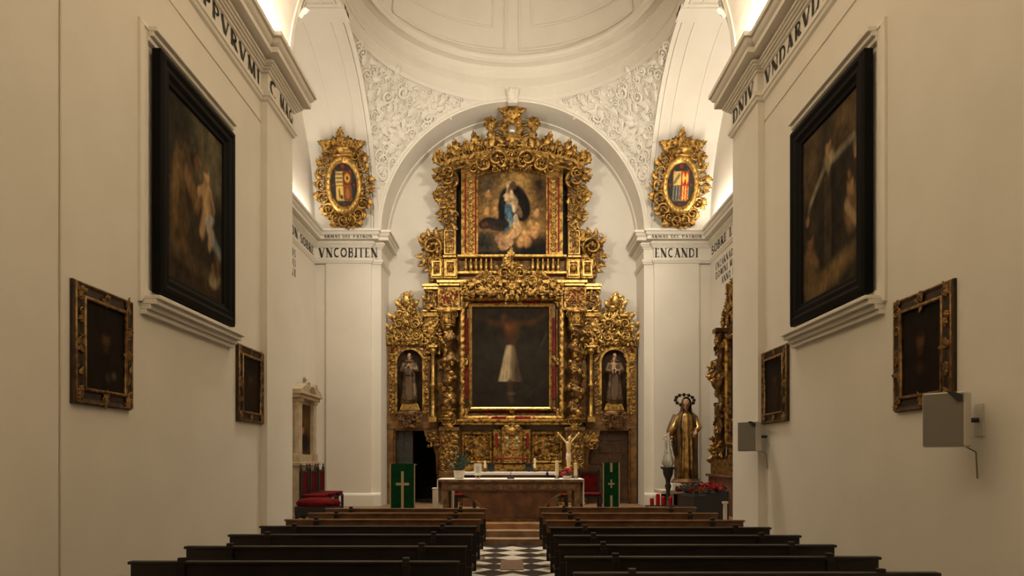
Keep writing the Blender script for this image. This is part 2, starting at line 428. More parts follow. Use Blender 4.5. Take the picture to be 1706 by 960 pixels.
def canvas(name, x0, x1, z0, z1, y, fn, parent, nx=70, ny=90, arch=0):
    u, v = np.meshgrid(np.linspace(0, 1, nx), np.linspace(0, 1, ny))
    top = 1-arch*(2*u-1)**2
    P = np.stack([x0+(x1-x0)*u, np.full(u.shape, y), z0+(z1-z0)*v*top], -1)
    b = MB(); b.grid(P); b.box(x0, x1, y+.003, y+.025, z0, z0+(z1-z0)*(1-arch))
    o = b.build(name, M['canvas'], parent)
    c = np.clip(fn(u, v).c, 0, 1).reshape(-1, 3); c = np.concatenate([c, np.zeros((8, 3))])
    at = o.data.color_attributes.new('paint', 'FLOAT_COLOR', 'POINT')
    at.data.foreach_set('color', np.concatenate([c, np.ones((len(c), 1))], 1).astype(np.float32).ravel())
    return o

# ================================================================ THE SETTING
XN, XP, XT = 3.72, 3.62, 5.36            # nave wall, end pilaster, transept wall
YB, YP0, YN = -3.0, 10.07, 11.22         # back wall, end pilaster start, crossing starts
YF, YW = 18.58, 19.72                    # far pier plane, apse wall
YC, AR = 14.90, 3.68                     # crossing centre, half side
RI = 3.58                                # clear half-width of the far arch
ZC = 7.79                                # top of the cornice = springing of the arches
PZ = .37                                 # presbytery floor

def plan(s):
    return [(s*x, y) for x, y in ((-XN, YB), (-XN, YP0), (-XP, YP0), (-XP, YN), (-XT, YN), (-XT, 18.45), (-3.83, 18.45), (-3.83, YF), (-RI, YF), (-RI, YW))]
def wall_plan(s):
    return [(s*x, y) for x, y in ((-XN, YB), (-XN, YP0), (-XP, YP0), (-XP, YN), (-XT, YN), (-XT, 18.51), (-5.04, 18.51), (-5.04, 18.45), (-3.83, 18.45), (-3.83, YF), (-RI, YF), (-RI, YW))]
def offset(P, d, s):
    P = [Vector(p) for p in P]; out = []
    N = []
    for i in range(len(P)-1):
        t = (P[i+1]-P[i]).normalized(); N.append(Vector((t.y, -t.x))*s)
    for i, p in enumerate(P):
        a = N[max(0, i-1)]; c = N[min(len(N)-1, i)]
        m_ = a+c; m_ = m_/max(.3, m_.dot(a)) if m_.length > 1e-6 else a
        out.append(p+m_*d)
    return out
def run(b, P, prof, s):                  # sweep (projection, z) profile along a plan path
    rows = []
    for d, z in prof:
        rows.append([(q.x, q.y, z) for q in offset(P, d, s)])
    b.grid(rows, flip=(s < 0))
ENT = [(0, 6.93), (.045, 6.95), (.06, 6.99), (.085, 7.0), (.085, 7.06), (.02, 7.09), (.02, 7.345), (.06, 7.355), (.06, 7.385), (.10, 7.39), (.10, 7.415), (.14, 7.42), (.14, 7.445), (.18, 7.45), (.18, 7.48),
       (.12, 7.49), (.12, 7.525), (.32, 7.53), (.32, 7.605), (.28, 7.61), (.28, 7.625), (.31, 7.63), (.35, 7.655), (.385, 7.70), (.36, 7.705), (.36, 7.72), (.42, 7.725), (.42, 7.79), (0, 7.80)]
ENT = [(d*.74, z) for d, z in ENT]
# floor ---------------------------------------------------------
fl = MB().box(-6, 6, YB-.2, YW+2.2, -.12, 0).build('floor', M['checker']); tag(fl, 'black and white marble checker floor laid diagonally', kind='structure')
tile_w = None
k = 0
for i in range(-3, 4):
    for j in range(0, 22):
        x = .3*i; y = 7.2+.3*j
        if (i+j) % 2: continue
        if y > 12.95 or abs(x) > 1.0: continue
        blk = (i % 2) == 1
        if -.2 < x-.0 < .2 and 9.95 < y < 11.35: continue
        h = .297
        b = MB(); b.slab([(-h, 0), (0, -h), (h, 0), (0, h)], 0, .008)
        key = 'tile_black' if blk else 'tile_white'
        if k == 0: meshes = {}
        if key not in meshes:
            o = b.build('floor_tile', M[key], fl, bevel=.002); meshes[key] = o.data
        else:
            o = bpy.data.objects.new('floor_tile', meshes[key]); col.objects.link(o); o.parent = fl
        o.location = (x, y, 0); k += 1
sl = MB().box(-.19, .17, 10.2, 11.15, 0, .012).build('grave_slab', M['slab'], fl, bevel=.003)
# steps and presbytery floor
st = empty('trim_1', (0, 13.1, 0), label='three broad altar steps between the nave and the presbytery', kind='structure')
MB().box(-3.6, 3.6, 13.10, 13.42, .002, .12).build('step', M['step_stone'], st, bevel=.008, world=True)
MB().box(-3.6, 3.6, 13.40, 13.72, .002, .245).build('step', M['step_stone'], st, bevel=.008, world=True)
MB().box(-3.6, 3.6, 13.70, 13.80, .002, .362).build('step', M['step_wood'], st, bevel=.008, world=True)
MB().box(-XT, XT, 13.80, YW+1.8, .002, PZ).build('presbytery_floor', M['step_stone'], st, world=True)

# side walls ---------------------------------------------------------
def wall(side):
    s = -1 if side == 'left' else 1      # s>0 : right
    sg = 1 if side == 'left' else -1     # plan factor / normal sign
    root = empty('wall_'+side, (s*XN, 4, 0), kind='structure', label='cream plastered '+side+' nave and crossing wall with lettered cornice')
    P = plan(1 if side == 'left' else -1)
    b = MB(); PW = wall_plan(1 if side == 'left' else -1); poly = PW+[(s*6.0, YW), (s*6.0, YB)]
    if side == 'left': poly = poly[::-1]
    b.slab(poly, 0, ZC)
    b.build('plaster', M['plaster'], root, world=True)
    b = MB(); run(b, P, ENT, sg); b.build('entablature', M['stucco'], root, world=True)
    # groove line and plinth of the far pier
    b = MB(); run(b, P[:2], [(-.002, 6.63), (.014, 6.635), (.014, 6.655), (-.002, 6.66)], sg); b.build('string_moulding', M['stucco'], root, world=True)
    b = MB(); run(b, PW[4:11], [(-.01, PZ), (.06, PZ), (.06, .66), (.045, .70), (.02, .72), (-.01, .73)], sg); b.build('pier_plinth', M['stucco'], root, world=True)
    b = MB(); b.box(s*XT, s*(XT+.3), YN-.2, YF+.1, ZC, 11.7); b.build('lunette', M['plaster'], root, world=True)
    return root
wl = wall('left'); wr = wall('right')
# thin painted conduit running up the left wall
MB().tube([(-XN+.008, 5.6, .05), (-XN+.008, 5.6, 6.9)], .007, 6).build('conduit', M['cream'], wl, world=True)
# lettering; frames facing +X (left wall) or -X (right wall)
def Mrot(x, y, z, rz): return Matrix.Translation((x, y, z)) @ Matrix.Rotation(rz, 4, 'Z')
def inscription(text, parent, Mt, x0, x1, z0, h, mkey='letter', name='inscription'):
    b = MB(); letters(b, text, x0, x1, z0, h, 0)
    q = MB(); q.add(np.concatenate(b.V), b.F, np.array(Mt)); return q.build(name, M[mkey], parent, world=True)
LW = PI/2; RW = -PI/2
inscription('IMIPPVRVMI', wl, Mrot(-XN+.024, 0, 0, LW), 7.5, 9.98, 7.11, .215)
inscription('C', wl, Mrot(-XP+.024, 0, 0, LW), 10.12, 10.40, 7.10, .23)
inscription('MAG', wl, Mrot(-XP+.024, 0, 0, LW), 10.55, 11.15, 7.12, .2)
inscription('VNDARVDVESTI', wr, Mrot(XN-.024, 0, 0, RW), -10.0, -7.2, 7.11, .215)
inscription('DNIV', wr, Mrot(XP-.024, 0, 0, RW), -11.15, -10.2, 7.11, .215)
inscription('VNCOBJTEN', wl, Mrot(0, 18.45-.024, 0, 0), U(531, 18.43), U(629, 18.43), 7.10, .25)
inscription('ARMAS DEL PATRON', wl, Mrot(0, 18.45-.262, 0, 0), U(538, 18.1), U(619, 18.1), 7.55, .075, 'letter_grey')
inscription('ENCAÑDI', wr, Mrot(0, 18.45-.024, 0, 0), U(1091, 18.43), U(1163, 18.43), 7.10, .235)
inscription('ARMAS DEL PATRON', wr, Mrot(0, 18.45-.262, 0, 0), U(1086, 18.1), U(1171, 18.1), 7.55, .075, 'letter_grey')
inscription('SOBRE LA PIEDRA', wr, Mrot(XT-.024, 0, 0, RW), -18.3, -14.6, 7.11, .215)
inscription('DEL PATRON SOBRE', wl, Mrot(-XT+.024, 0, 0, LW), 14.6, 18.3, 7.11, .215)
for t, zz, a0, a1 in (('ENCARNADI SERVVS', 6.62, -18.0, -15.4), ('DOMINI MARIA DEI', 6.38, -18.0, -15.4), ('ANNO DNI', 6.14, -17.5, -16.2)):
    inscription(t, wr, Mrot(XT-.004, 0, 0, RW), a0, a1, zz, .17)
for t, zz in (('ENCARNADI SERVVS', 6.62), ('DOMINI MARIA DEI', 6.38), ('ANNO DNI', 6.14)):
    inscription(t, wl, Mrot(-XT+.004, 0, 0, LW), 14.6, 16.85, zz, .17)
# moulded plaster surround with a sill for the two large paintings
def surround(parent, s, rz):
    Mt = Mrot(s*XN, 7.9, 0, rz); A = np.array(Mt)
    b = MB(); b.frame(-1.13, 1.13, 3.24, 6.06, [(0, -.01), (0, .03), (.05, .045), (.06, .03), (.14, .03), (.15, .012), (.17, -.01)], 0, A)
    b.build('surround', M['stucco'], parent, world=True)
    b = MB()
    for (z0, z1, p) in ((3.12, 3.17, .06), (3.17, 3.22, .10), (3.22, 3.27, .16), (3.27, 3.31, .20)): b.box(-1.08, 1.08, -p, .01, z0, z1, A)
    b.build('sill', M['stucco'], parent, world=True, bevel=.006)
    b = MB()
    for (z0, z1, p) in ((5.90, 5.95, .05), (5.95, 6.0, .09), (6.0, 6.05, .13)): b.box(-1.0, 1.0, -p, .01, z0, z1, A)
    b.build('head_moulding', M['stucco'], parent, world=True, bevel=.006)
surround(wl, -1, LW); surround(wr, 1, RW)

# back wall behind the camera, apse wall with two passages ---------------------------------------------------------
MB().box(-6.2, 6.2, YB-.25, YB, 0, 12).build('wall_back', M['plaster']); tag(bpy.data.objects['wall_back'], 'plain plastered wall at the entrance end', kind='structure')
wf = empty('wall_front', (0, YW, 0), kind='structure', label='cream apse wall behind the gilded altarpiece with two passages')
b = MB()
for (x0, x1) in ((-6, -3.36), (-2.1, 2.1), (3.36, 6)): b.box(x0, x1, YW, YW+.25, 0, 2.55)
b.box(-6, 6, YW, YW+.25, 2.55, 11.7); b.build('plaster', M['plaster'], wf, world=True)
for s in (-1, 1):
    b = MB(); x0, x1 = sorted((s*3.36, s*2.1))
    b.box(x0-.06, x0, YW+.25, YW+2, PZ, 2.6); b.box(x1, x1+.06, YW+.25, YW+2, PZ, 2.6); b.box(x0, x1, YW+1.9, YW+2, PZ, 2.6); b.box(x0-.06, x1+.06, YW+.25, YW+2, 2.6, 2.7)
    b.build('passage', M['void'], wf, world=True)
b = MB(); b.band(0, ZC, RI, RI+.3, 0, PI, YF, YW+.02, 60); b.build('arch_soffit', M['plaster'], wf, world=True)
b = MB(); b.band(0, ZC, RI-.002, RI+.05, 0, PI, YF-.03, YF+.03, 60); b.band(0, ZC, RI+.05, RI+.13, 0, PI, YF-.065, YF+.03, 60); b.band(0, ZC, RI-.03, RI+.06, 0, PI, YW-.26, YW, 60)
b.band(0, ZC, RI+.13, RI+.155, 0, PI, YF-.03, YF+.03, 60); b.build('archivolt', M['stucco'], wf, world=True, smooth=False)
b = MB(); b.prism([(-.12, ZC+RI-.08), (.12, ZC+RI-.08), (.16, ZC+RI+.30), (-.16, ZC+RI+.30)], YF-.12, YF+.05)
orn(b, 'leaf', 0, YF-.12, ZC+RI-.05, .36, 90); b.build('keystone', M['stucco'], wf, world=True)

# ceiling: nave vault, crossing arches, pendentives, drum and dome ---------------------------------------------------------
ce = empty('ceiling', (0, YC, ZC), kind='structure', label='white plaster vault, pendentives and dome over the crossing')
b = MB(); b.box(-XN-.3, -XN, YB, YP0+.02, ZC, 8.05); b.box(XN, XN+.3, YB, YP0+.02, ZC, 8.05); b.band(0, 8.05, XN, XN+.25, 0, PI, YB, YP0+.05, 48)
b.build('nave_vault', M['plaster'], ce, world=True, smooth=False)
b = MB(); b.box(-XN-.35, -XP-.02, YP0, YN, ZC, 8.0); b.box(XP+.02, XN+.35, YP0, YN, ZC, 8.0); b.band(0, 8.0, XP+.02, XN+.35, 0, PI, YP0, YN, 48)
b.build('nave_arch', M['plaster'], ce, world=True)
b = MB()
for yy in (YP0+.16, YN-.16):
    b.tube([((XP+.02)*math.cos(a), yy, 8.0+(XP+.02)*math.sin(a)) for a in np.linspace(-.05, PI+.05, 60)], .022, 6)
b.build('arch_fillet', M['stucco'], ce, world=True)
for s in (-1, 1):
    # side arch: a barrel from the crossing to the transept wall
    A = np.array(Mrot(0, YC, 0, PI/2))      # local x -> +Y, local y -> -X
    b = MB(); y0, y1 = sorted((-s*(AR-.02), -s*(XT+.02))); b.band(0, ZC, AR-.04, AR+.25, 0, PI, y0, y1, 56, A); b.build('side_arch', M['plaster'], ce, world=True)
    b = MB()
    for xx, r0, r1, t in ((AR-.03, AR-.09, AR+.02, .10), (AR+.10, AR-.065, AR, .05), (AR+.38, AR-.06, AR-.03, .035), (AR+1.0, AR-.06, AR-.03, .035)):
        q0, q1 = sorted((-s*xx, -s*(xx+t))); b.band(0, ZC, r0, r1, 0.01, PI-.01, q0, q1, 56, A)
    q0, q1 = sorted((-s*(AR-.06), -s*XT)); b.band(0, ZC, AR-.10, AR, PI/2-.055, PI/2+.055, q0, q1, 6, A); b.band(0, ZC, AR-.075, AR, PI/2-.085, PI/2+.085, q0, q1, 6, A)
    b.build('side_archivolt', M['stucco'], ce, world=True)
def pend_pt(t, g, q, lift=0):
    """t: 0 springing..1 ring ; g: 0 far/near plane .. 1 side plane ; q=(sx,sy)"""
    h = AR*t; r = math.sqrt(2*AR*AR-h*h); c = math.acos(min(1, AR/r)); a = c+(PI/2-2*c)*g
    rr = math.sqrt(2)*AR; x, y, z = r*math.sin(a), r*math.cos(a), h
    # g=0 -> y = AR plane
    k = (rr-lift)/rr
    return np.array((q[0]*x*k, YC+q[1]*y*k, ZC+z*k))
for q in ((-1, 1), (1, 1), (-1, -1), (1, -1)):
    P = [[pend_pt(t, g, q) for g in np.linspace(0, 1, 17)] for t in np.linspace(0, 1, 25)]
    b = MB(); b.grid(P); pe = b.build('pendentive', M['plaster'], ce, smooth=True, world=True)
    b = MB(); rnd = random.Random(5); pts = []
    for _ in range(6000):
        t = rnd.uniform(.12, .97); g = rnd.uniform(.04, .96); p = pend_pt(t, g, (1, 1)); sz = rnd.uniform(.16, .32)
        # keep clear of the arches and of the very thin corners
        m1 = math.acos(min(1, AR/math.sqrt(2*AR*AR-(AR*t)**2))); wid = (PI/2-2*m1)*AR
        if min(g, 1-g)*wid < .10 or any(np.linalg.norm(p-o) < .5*.5*(sz+d) for o, d in pts): continue
        pts.append((p, sz))
        c0 = np.array((0, YC, ZC)); p2 = pend_pt(t, g, q, .0); nrm = c0-p2; nrm /= np.linalg.norm(nrm)
        yy = -nrm; up = np.array((0, 0, 1.)); xx = np.cross(yy, up); xx /= np.linalg.norm(xx); zz = np.cross(xx, yy)
        R = np.stack([xx, yy, zz], 1)
        kd = rnd.choice(('leaf', 'leaf', 'scroll', 'scroll', 'leaf3', 'rose', 'bead')); rot = rnd.uniform(0, 360)
        sc = sz*{'bead': .4, 'rose': .7, 'scroll': .9}.get(kd, 1.1)
        orn(b, kd, *p2, sc, rot, q[0] < 0, 1.25, R)
    if q[1] > 0:     # the large cherub scrolls in the middle of each field
        for t, g, sz, kd, rot in ((.62, .5, .5, 'shell', 90), (.72, .45, .5, 'leaf', 200), (.72, .55, .5, 'leaf', -20), (.45, .6, .4, 'scroll', 200), (.42, .4, .4, 'scroll', 0)):
            p2 = pend_pt(t, g, q); c0 = np.array((0, YC, ZC)); nrm = (c0-p2)/np.linalg.norm(c0-p2); yy = -nrm; up = np.array((0, 0, 1.)); xx = np.cross(yy, up); xx /= np.linalg.norm(xx); zz = np.cross(xx, yy)
            orn(b, kd, *p2, sz, rot, q[0] < 0, .5, np.stack([xx, yy, zz], 1))
    b.build('stucco_foliage', M['stucco'], pe, smooth=True, world=True)
ZR = ZC+AR
prof = [(AR+.02, ZR-.10), (AR+.005, ZR), (AR+.005, ZR+.27), (AR-.03, ZR+.285), (AR-.03, ZR+.32), (AR+.01, ZR+.335), (AR+.03, ZR+.55), (AR-.0, ZR+.70), (AR-.05, ZR+.745),
        (AR-.08, ZR+.775), (AR-.08, ZR+.80), (AR-.30, ZR+.81), (AR-.30, ZR+.77), (AR-.34, ZR+.77), (AR-.34, ZR+.86), (AR-.38, ZR+.90), (AR-.38, ZR+.95), (AR-.12, ZR+1.0)]
def ring(b, prof, n=96):
    b.grid([[(r*math.cos(2*PI*j/n), YC+r*math.sin(2*PI*j/n), z) for j in range(n)] for r, z in prof], closev=True)
b = MB(); ring(b, prof); b.build('drum_cornice', M['plaster'], ce, world=True)
RD = AR-.12; ZD = ZR+1.0
def dome_pt(th, el, k=1.0): return (k*RD*math.cos(el)*math.sin(th), YC+k*RD*math.cos(el)*math.cos(th), ZD+k*.92*RD*math.sin(el))
EO = 1.27        # the dome stops at an added, unseen lantern shaft that narrows the downlight
b = MB(); b.grid([[dome_pt(2*PI*j/96, el) for j in range(96)] for el in np.linspace(0, EO, 24)], closev=True)
rl, zl = RD*math.cos(EO), ZD+.92*RD*math.sin(EO)
ring(b, [(rl, zl), (rl, zl+2.0), (0.01, 18.2)])
do = b.build('dome', M['plaster'], ce, smooth=True, world=True)
for i in range(6):
    t0 = math.radians(60*i+3.2); t1 = math.radians(60*i+56.8)
    for (a0, a1, e0, e1, r) in ((t0, t1, .07, 1.15, .035), (t0+.10, t1-.10, .24, .95, .028)):
        b = MB(); pth = [dome_pt(a, e0, .995) for a in np.linspace(a0, a1, 20)]+[dome_pt(a1, e, .995) for e in np.linspace(e0, e1, 12)][1:]+[dome_pt(a, e1, .995) for a in np.linspace(a1, a0, 20)][1:]+[dome_pt(a0, e, .995) for e in np.linspace(e1, e0, 12)][1:]
        b.tube(pth, r, 6); b.build('panel_moulding', M['stucco'], do, world=True)

# ================================================================ PEWS
def make_pew(L, m_):
    r = empty('pew')
    h = .835
    MB().box(-L/2, L/2, 0, .035, h-.17, h-.02).box(-L/2-.015, L/2+.015, -.02, .055, h-.025, h).build('top_rail', m_, r, bevel=.006)
    MB().box(-L/2, L/2, .012, .03, h-.36, h-.175).build('back_board', M['pew'], r)
    MB().box(-L/2, L/2, .01, .033, h-.56, h-.365).build('back_board', M['pew'], r)
    MB().box(-L/2, L/2, .04, .40, .425, .455).build('seat', M['pew'], r, bevel=.006)
    MB().box(-L/2+.1, L/2-.1, -.36, -.20, .17, .20).build('kneeler', M['pew'], r, bevel=.005)
    for s in (-1, 1):
        x = s*(L/2-.42)
        b = MB(); b.box(x-.035, x+.035, -.03, .045, 0, h-.026); b.box(x-.028, x+.028, -.02, .03, h-.005, h+.03); b.box(x-.03, x+.03, -.38, .40, 0, .06); b.box(x-.03, x+.03, .30, .37, .055, .43)
        b.box(x-.03, x+.03, .03, .37, .365, .43); b.box(x-.025, x+.025, -.33, -.23, .055, .175); b.box(x-.025, x+.025, -.30, .0, .12, .165)
        b.build('support', m_ if m_ is M['pew'] else M['pew'], r, bevel=.004)
    return r
ORD = ['frontmost', 'second', 'third', 'fourth', 'fifth', 'sixth', 'seventh', 'eighth', 'ninth']
LP = [11.40, 10.45, 9.38, 8.45, 7.52, 6.52, 5.57, 4.68]
RP = [11.67, 10.43, 9.25, 8.30, 7.44, 6.63, 5.83, 5.02]
protos = {}
for side, rows, xa, xb in (('left', LP, -3.12, -.45), ('right', RP, .47, 3.12)):
    for i, y in enumerate(rows):
        mk = 'pew_lit' if i < 3 else 'pew'  # front rows get the wood with the light painted in
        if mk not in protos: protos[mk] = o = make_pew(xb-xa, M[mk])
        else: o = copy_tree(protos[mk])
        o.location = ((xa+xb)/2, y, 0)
        tag(o, '%s wooden bench %s, %s row from the altar' % ('lit-topped' if i < 3 else 'dark', 'left of the aisle' if side == 'left' else 'right of the aisle', ORD[i]), 'pew', 'pews in two blocks along the aisle')

# ================================================================ MAIN ALTARPIECE
G, GB, GD, GW = M['gold'], M['gold_bright'], M['gold_dark'], M['gold_wood']
ra = empty('altarpiece', (0, YW, PZ), label='tall gilded baroque altarpiece with twisted columns filling the apse arch', cat='altarpiece')
AX = 853.0
def rbuild(b, name, m_, parent=None, **k): return b.build(name, m_, parent or ra, world=True, **k)
def pbox(b, px0, py0, px1, py1, Yf, Yb=None, sym=False):
    """box given by its front outline in pixels on the plane Y=Yf"""
    for mm in ((0, 1) if sym else (0,)):
        a, c = (px0, px1) if not mm else (2*AX-px1, 2*AX-px0)
        b.box(U(a, Yf), U(c, Yf), Yf, Yb or YW-.01, W(py1, Yf), W(py0, Yf))
    return b
def porn(b, kind, px, py, size, rot, Y, sym=True, mir=False, depth=1):
    s_ = size*Y/FPX
    orn(b, kind, U(px, Y), Y, W(py, Y), s_, rot, mir, depth)
    if sym: orn(b, kind, U(2*AX-px, Y), Y, W(py, Y), s_, rot, not mir, depth)
def pcarve(b, px0, py0, px1, py1, Y, size, seed, inside=None, sym=True, **k):
    size *= .86; k.setdefault('sp', .5)
    ins = (lambda x, z: True) if inside is None else (lambda x, z: inside(AX+(x-U(AX, Y))*FPX/Y, HOR-(z-EYE)*FPX/Y))
    carve(b, ins, U(px0, Y), U(px1, Y), W(py1, Y), W(py0, Y), Y, size*Y/FPX, seed, sym=U(AX, Y) if sym else None, **k)
def sides(fn):
    for s in (-1, 1): fn(lambda px, s=s: px if s < 0 else 2*AX-px, s)

# --- lower body (predella) ---
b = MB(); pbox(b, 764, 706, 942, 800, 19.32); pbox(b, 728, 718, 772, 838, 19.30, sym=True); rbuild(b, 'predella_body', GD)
b = MB(); pbox(b, 733, 699, 973, 703, 18.98); pbox(b, 736, 703, 970, 708, 19.04); pbox(b, 730, 838, 976, 846, 19.0); rbuild(b, 'predella_cornice', G, bevel=.012)
for a_ in (772, 874): rbuild(pbox(MB(), a_, 708, a_+60, 716, 19.28), 'slate_band', M['slate'] if 'slate' in M else M.setdefault('slate', mat('slate_inlay', (.07, .075, .065), .5, var=(.12, .07, .03), vscale=12)))
for (a, c) in ((769, 820), (886, 937)):
    b = MB(); x0, x1, z0, z1 = U(a, 19.26), U(c, 19.26), W(772, 19.26), W(720, 19.26)
    b.frame(x0, x1, z0, z1, [(0, 0), (0, .06), (.03, .08), (.06, .07), (.075, .03), (.09, 0)], 19.30); p = rbuild(b, 'panel_frame', G)
    b = MB(); pcarve(b, a+6, 726, c-6, 766, 19.30, 10, int(a), sym=False, depth=.6, ydev=.03); b.box(x0+.05, x1-.05, 19.295, 19.33, z0+.05, z1-.05); rbuild(b, 'carved_panel', G, smooth=True)
b = MB(); pbox(b, 770, 774, 936, 782, 19.22); pbox(b, 766, 782, 940, 787, 19.16); rbuild(b, 'ledge', G, bevel=.01)
b = MB(); pcarve(b, 768, 786, 853, 800, 19.30, 8, 31, depth=.6); rbuild(b, 'carved_frieze', G, smooth=True)
# tabernacle
tb = MB(); pbox(tb, 836, 712, 870, 772, 19.12, 19.35); pbox(tb, 822, 716, 836, 772, 19.2, 19.35); pbox(tb, 870, 716, 884, 772, 19.2, 19.35); t_ = rbuild(tb, 'tabernacle', G, bevel=.01)
b = MB(); pbox(b, 840, 726, 866, 768, 19.10, 19.13); rbuild(b, 'tabernacle_door', GB, bevel=.01)
b = MB(); pcarve(b, 841, 728, 865, 766, 19.10, 8, 77, sym=False, depth=.5, kinds=('leaf', 'bead', 'rose')); rbuild(b, 'door_relief', G, smooth=True)
b = MB()
for x_, y_ in ((845, 731), (861, 731), (845, 743), (861, 743)): porn(b, 'rose', x_, y_, 6, 0, 19.08, sym=False)
rbuild(b, 'silver_boss', M['silver'], smooth=True)
b = MB(); porn(b, 'shell', 853, 711, 26, 180, 19.06, sym=False); porn(b, 'leaf', 853, 700, 14, -90, 19.06, sym=False); rbuild(b, 'shell_crest', GB, smooth=True)
for a_, d_, c_, e_ in ((825, 722, 829, 745), (877, 722, 881, 745), (825, 763, 850, 766), (856, 763, 881, 766), (843, 749, 863, 751)): rbuild(pbox(MB(), a_, d_, c_, e_, 19.09, 19.22), 'red_inlay', M['red'])
for x in (831, 875):
    b = MB(); Y = 19.14; b.lathe([(.05, 0), (.05, .03), (.03, .05), (.035, .3), (.03, .6), (.05, .63), (.055, .7)], 10, (U(x, Y), Y, W(770, Y))); rbuild(b, 'colonnette', G, smooth=True)
# column pedestals
for s in (-1, 1):
    f = lambda px: px if s < 0 else 2*AX-px
    a, c = sorted((f(733), f(763)))
    b = MB(); pbox(b, a, 716, c, 790, 19.05, 19.32); pbox(b, a-2, 712, c+2, 718, 19.0, 19.32); pbox(b, a-2, 786, c+2, 838, 19.02, 19.32); pd = rbuild(b, 'pedestal', GW, bevel=.01)
    b = MB(); pcarve(b, a+2, 722, c-2, 782, 19.05, 11, 90+s, sym=False, depth=.8); rbuild(b, 'pedestal_carving', G, pd, smooth=True)
    b = MB(); porn(b, 'rose', (a+c)/2, 711, 14, 0, 18.98, sym=False); porn(b, 'scroll', (a+c)/2-6, 704, 12, 0, 18.98, sym=False); porn(b, 'scroll', (a+c)/2+6, 704, 12, 0, 18.98, sym=False, mir=True); rbuild(b, 'pedestal_head', GB, pd, smooth=True)
    b = MB(); pcarve(b, min(f(712), f(733)), 722, max(f(712), f(733)), 745, 19.2, 12, 12+s, sym=False, depth=.8); rbuild(b, 'bracket_scroll', G, pd, smooth=True)

# --- main storey ---
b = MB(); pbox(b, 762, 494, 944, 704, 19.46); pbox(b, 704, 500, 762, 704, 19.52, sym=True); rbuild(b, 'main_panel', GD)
b = MB(); Y = 19.18; b.frame(U(765, Y), U(941, Y), W(702, Y), W(492, Y), [(0, -.25), (0, .06), (.05, .10), (.10, .10), (.15, .05), (.17, -.02), (.19, -.25)], Y); mf = rbuild(b, 'outer_frame', G, bevel=.006)
b = MB(); Y = 19.30; b.frame(U(776, Y), U(927, Y), W(688, Y), W(499, Y), [(0, -.12), (0, .0), (.03, .0), (.03, -.12)], Y); rbuild(b, 'shadow_fillet', M['void'])  # black strip painted for the shade of the gap
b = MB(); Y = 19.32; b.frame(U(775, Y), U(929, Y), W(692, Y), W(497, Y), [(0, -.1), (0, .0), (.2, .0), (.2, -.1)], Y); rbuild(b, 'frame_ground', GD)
for (a, d, c, e) in ((805, 502, 842, 509), (863, 502, 900, 509), (805, 682, 898, 688), (776, 530, 780, 590), (776, 610, 780, 665), (920, 530, 925, 590), (920, 610, 925, 665)): rbuild(pbox(MB(), a, d, c, e, 19.29, 19.34), 'red_inlay', M['red'])
for (a, c) in ((819, 843), (858, 884)): rbuild(pbox(MB(), a, 694, c, 700, 19.05, 19.2), 'red_inlay', M['red'])
b = MB(); Y = 19.22; b.frame(U(781.5, Y), U(919.5, Y), W(683.5, Y), W(507, Y), [(0, -.05), (0, .05), (.04, .08), (.08, .05), (.095, -.05)], Y); rbuild(b, 'inner_frame', GB)
for px_, py_ in ((779, 505), (779, 602), (779, 686), (927, 505), (927, 602), (927, 686)):
    b = MB()
    for r_ in (45, 225, 135): porn(b, 'leaf3', px_, py_, 11, r_, 19.24, sym=False, mir=px_ > AX, depth=.6)
    rbuild(b, 'frame_leaf', G, smooth=True)
b = MB(); porn(b, 'rose', 853, 505, 14, 0, 19.24, sym=False); porn(b, 'leaf', 845, 505, 12, 180, 19.24); rbuild(b, 'frame_rosette', G, smooth=True)
b = MB(); porn(b, 'rose', 853, 686, 10, 0, 19.24, sym=False); rbuild(b, 'frame_rosette', G, smooth=True)
b = MB()
for py_ in range(500, 700, 12): porn(b, 'leaf3', 769.5, py_, 12, -90, 19.10, depth=.5)
for px_ in range(776, 850, 12): porn(b, 'leaf3', px_, 496.5, 12, 0, 19.10, depth=.5)
o = rbuild(b, 'leaf_moulding', G, smooth=True)
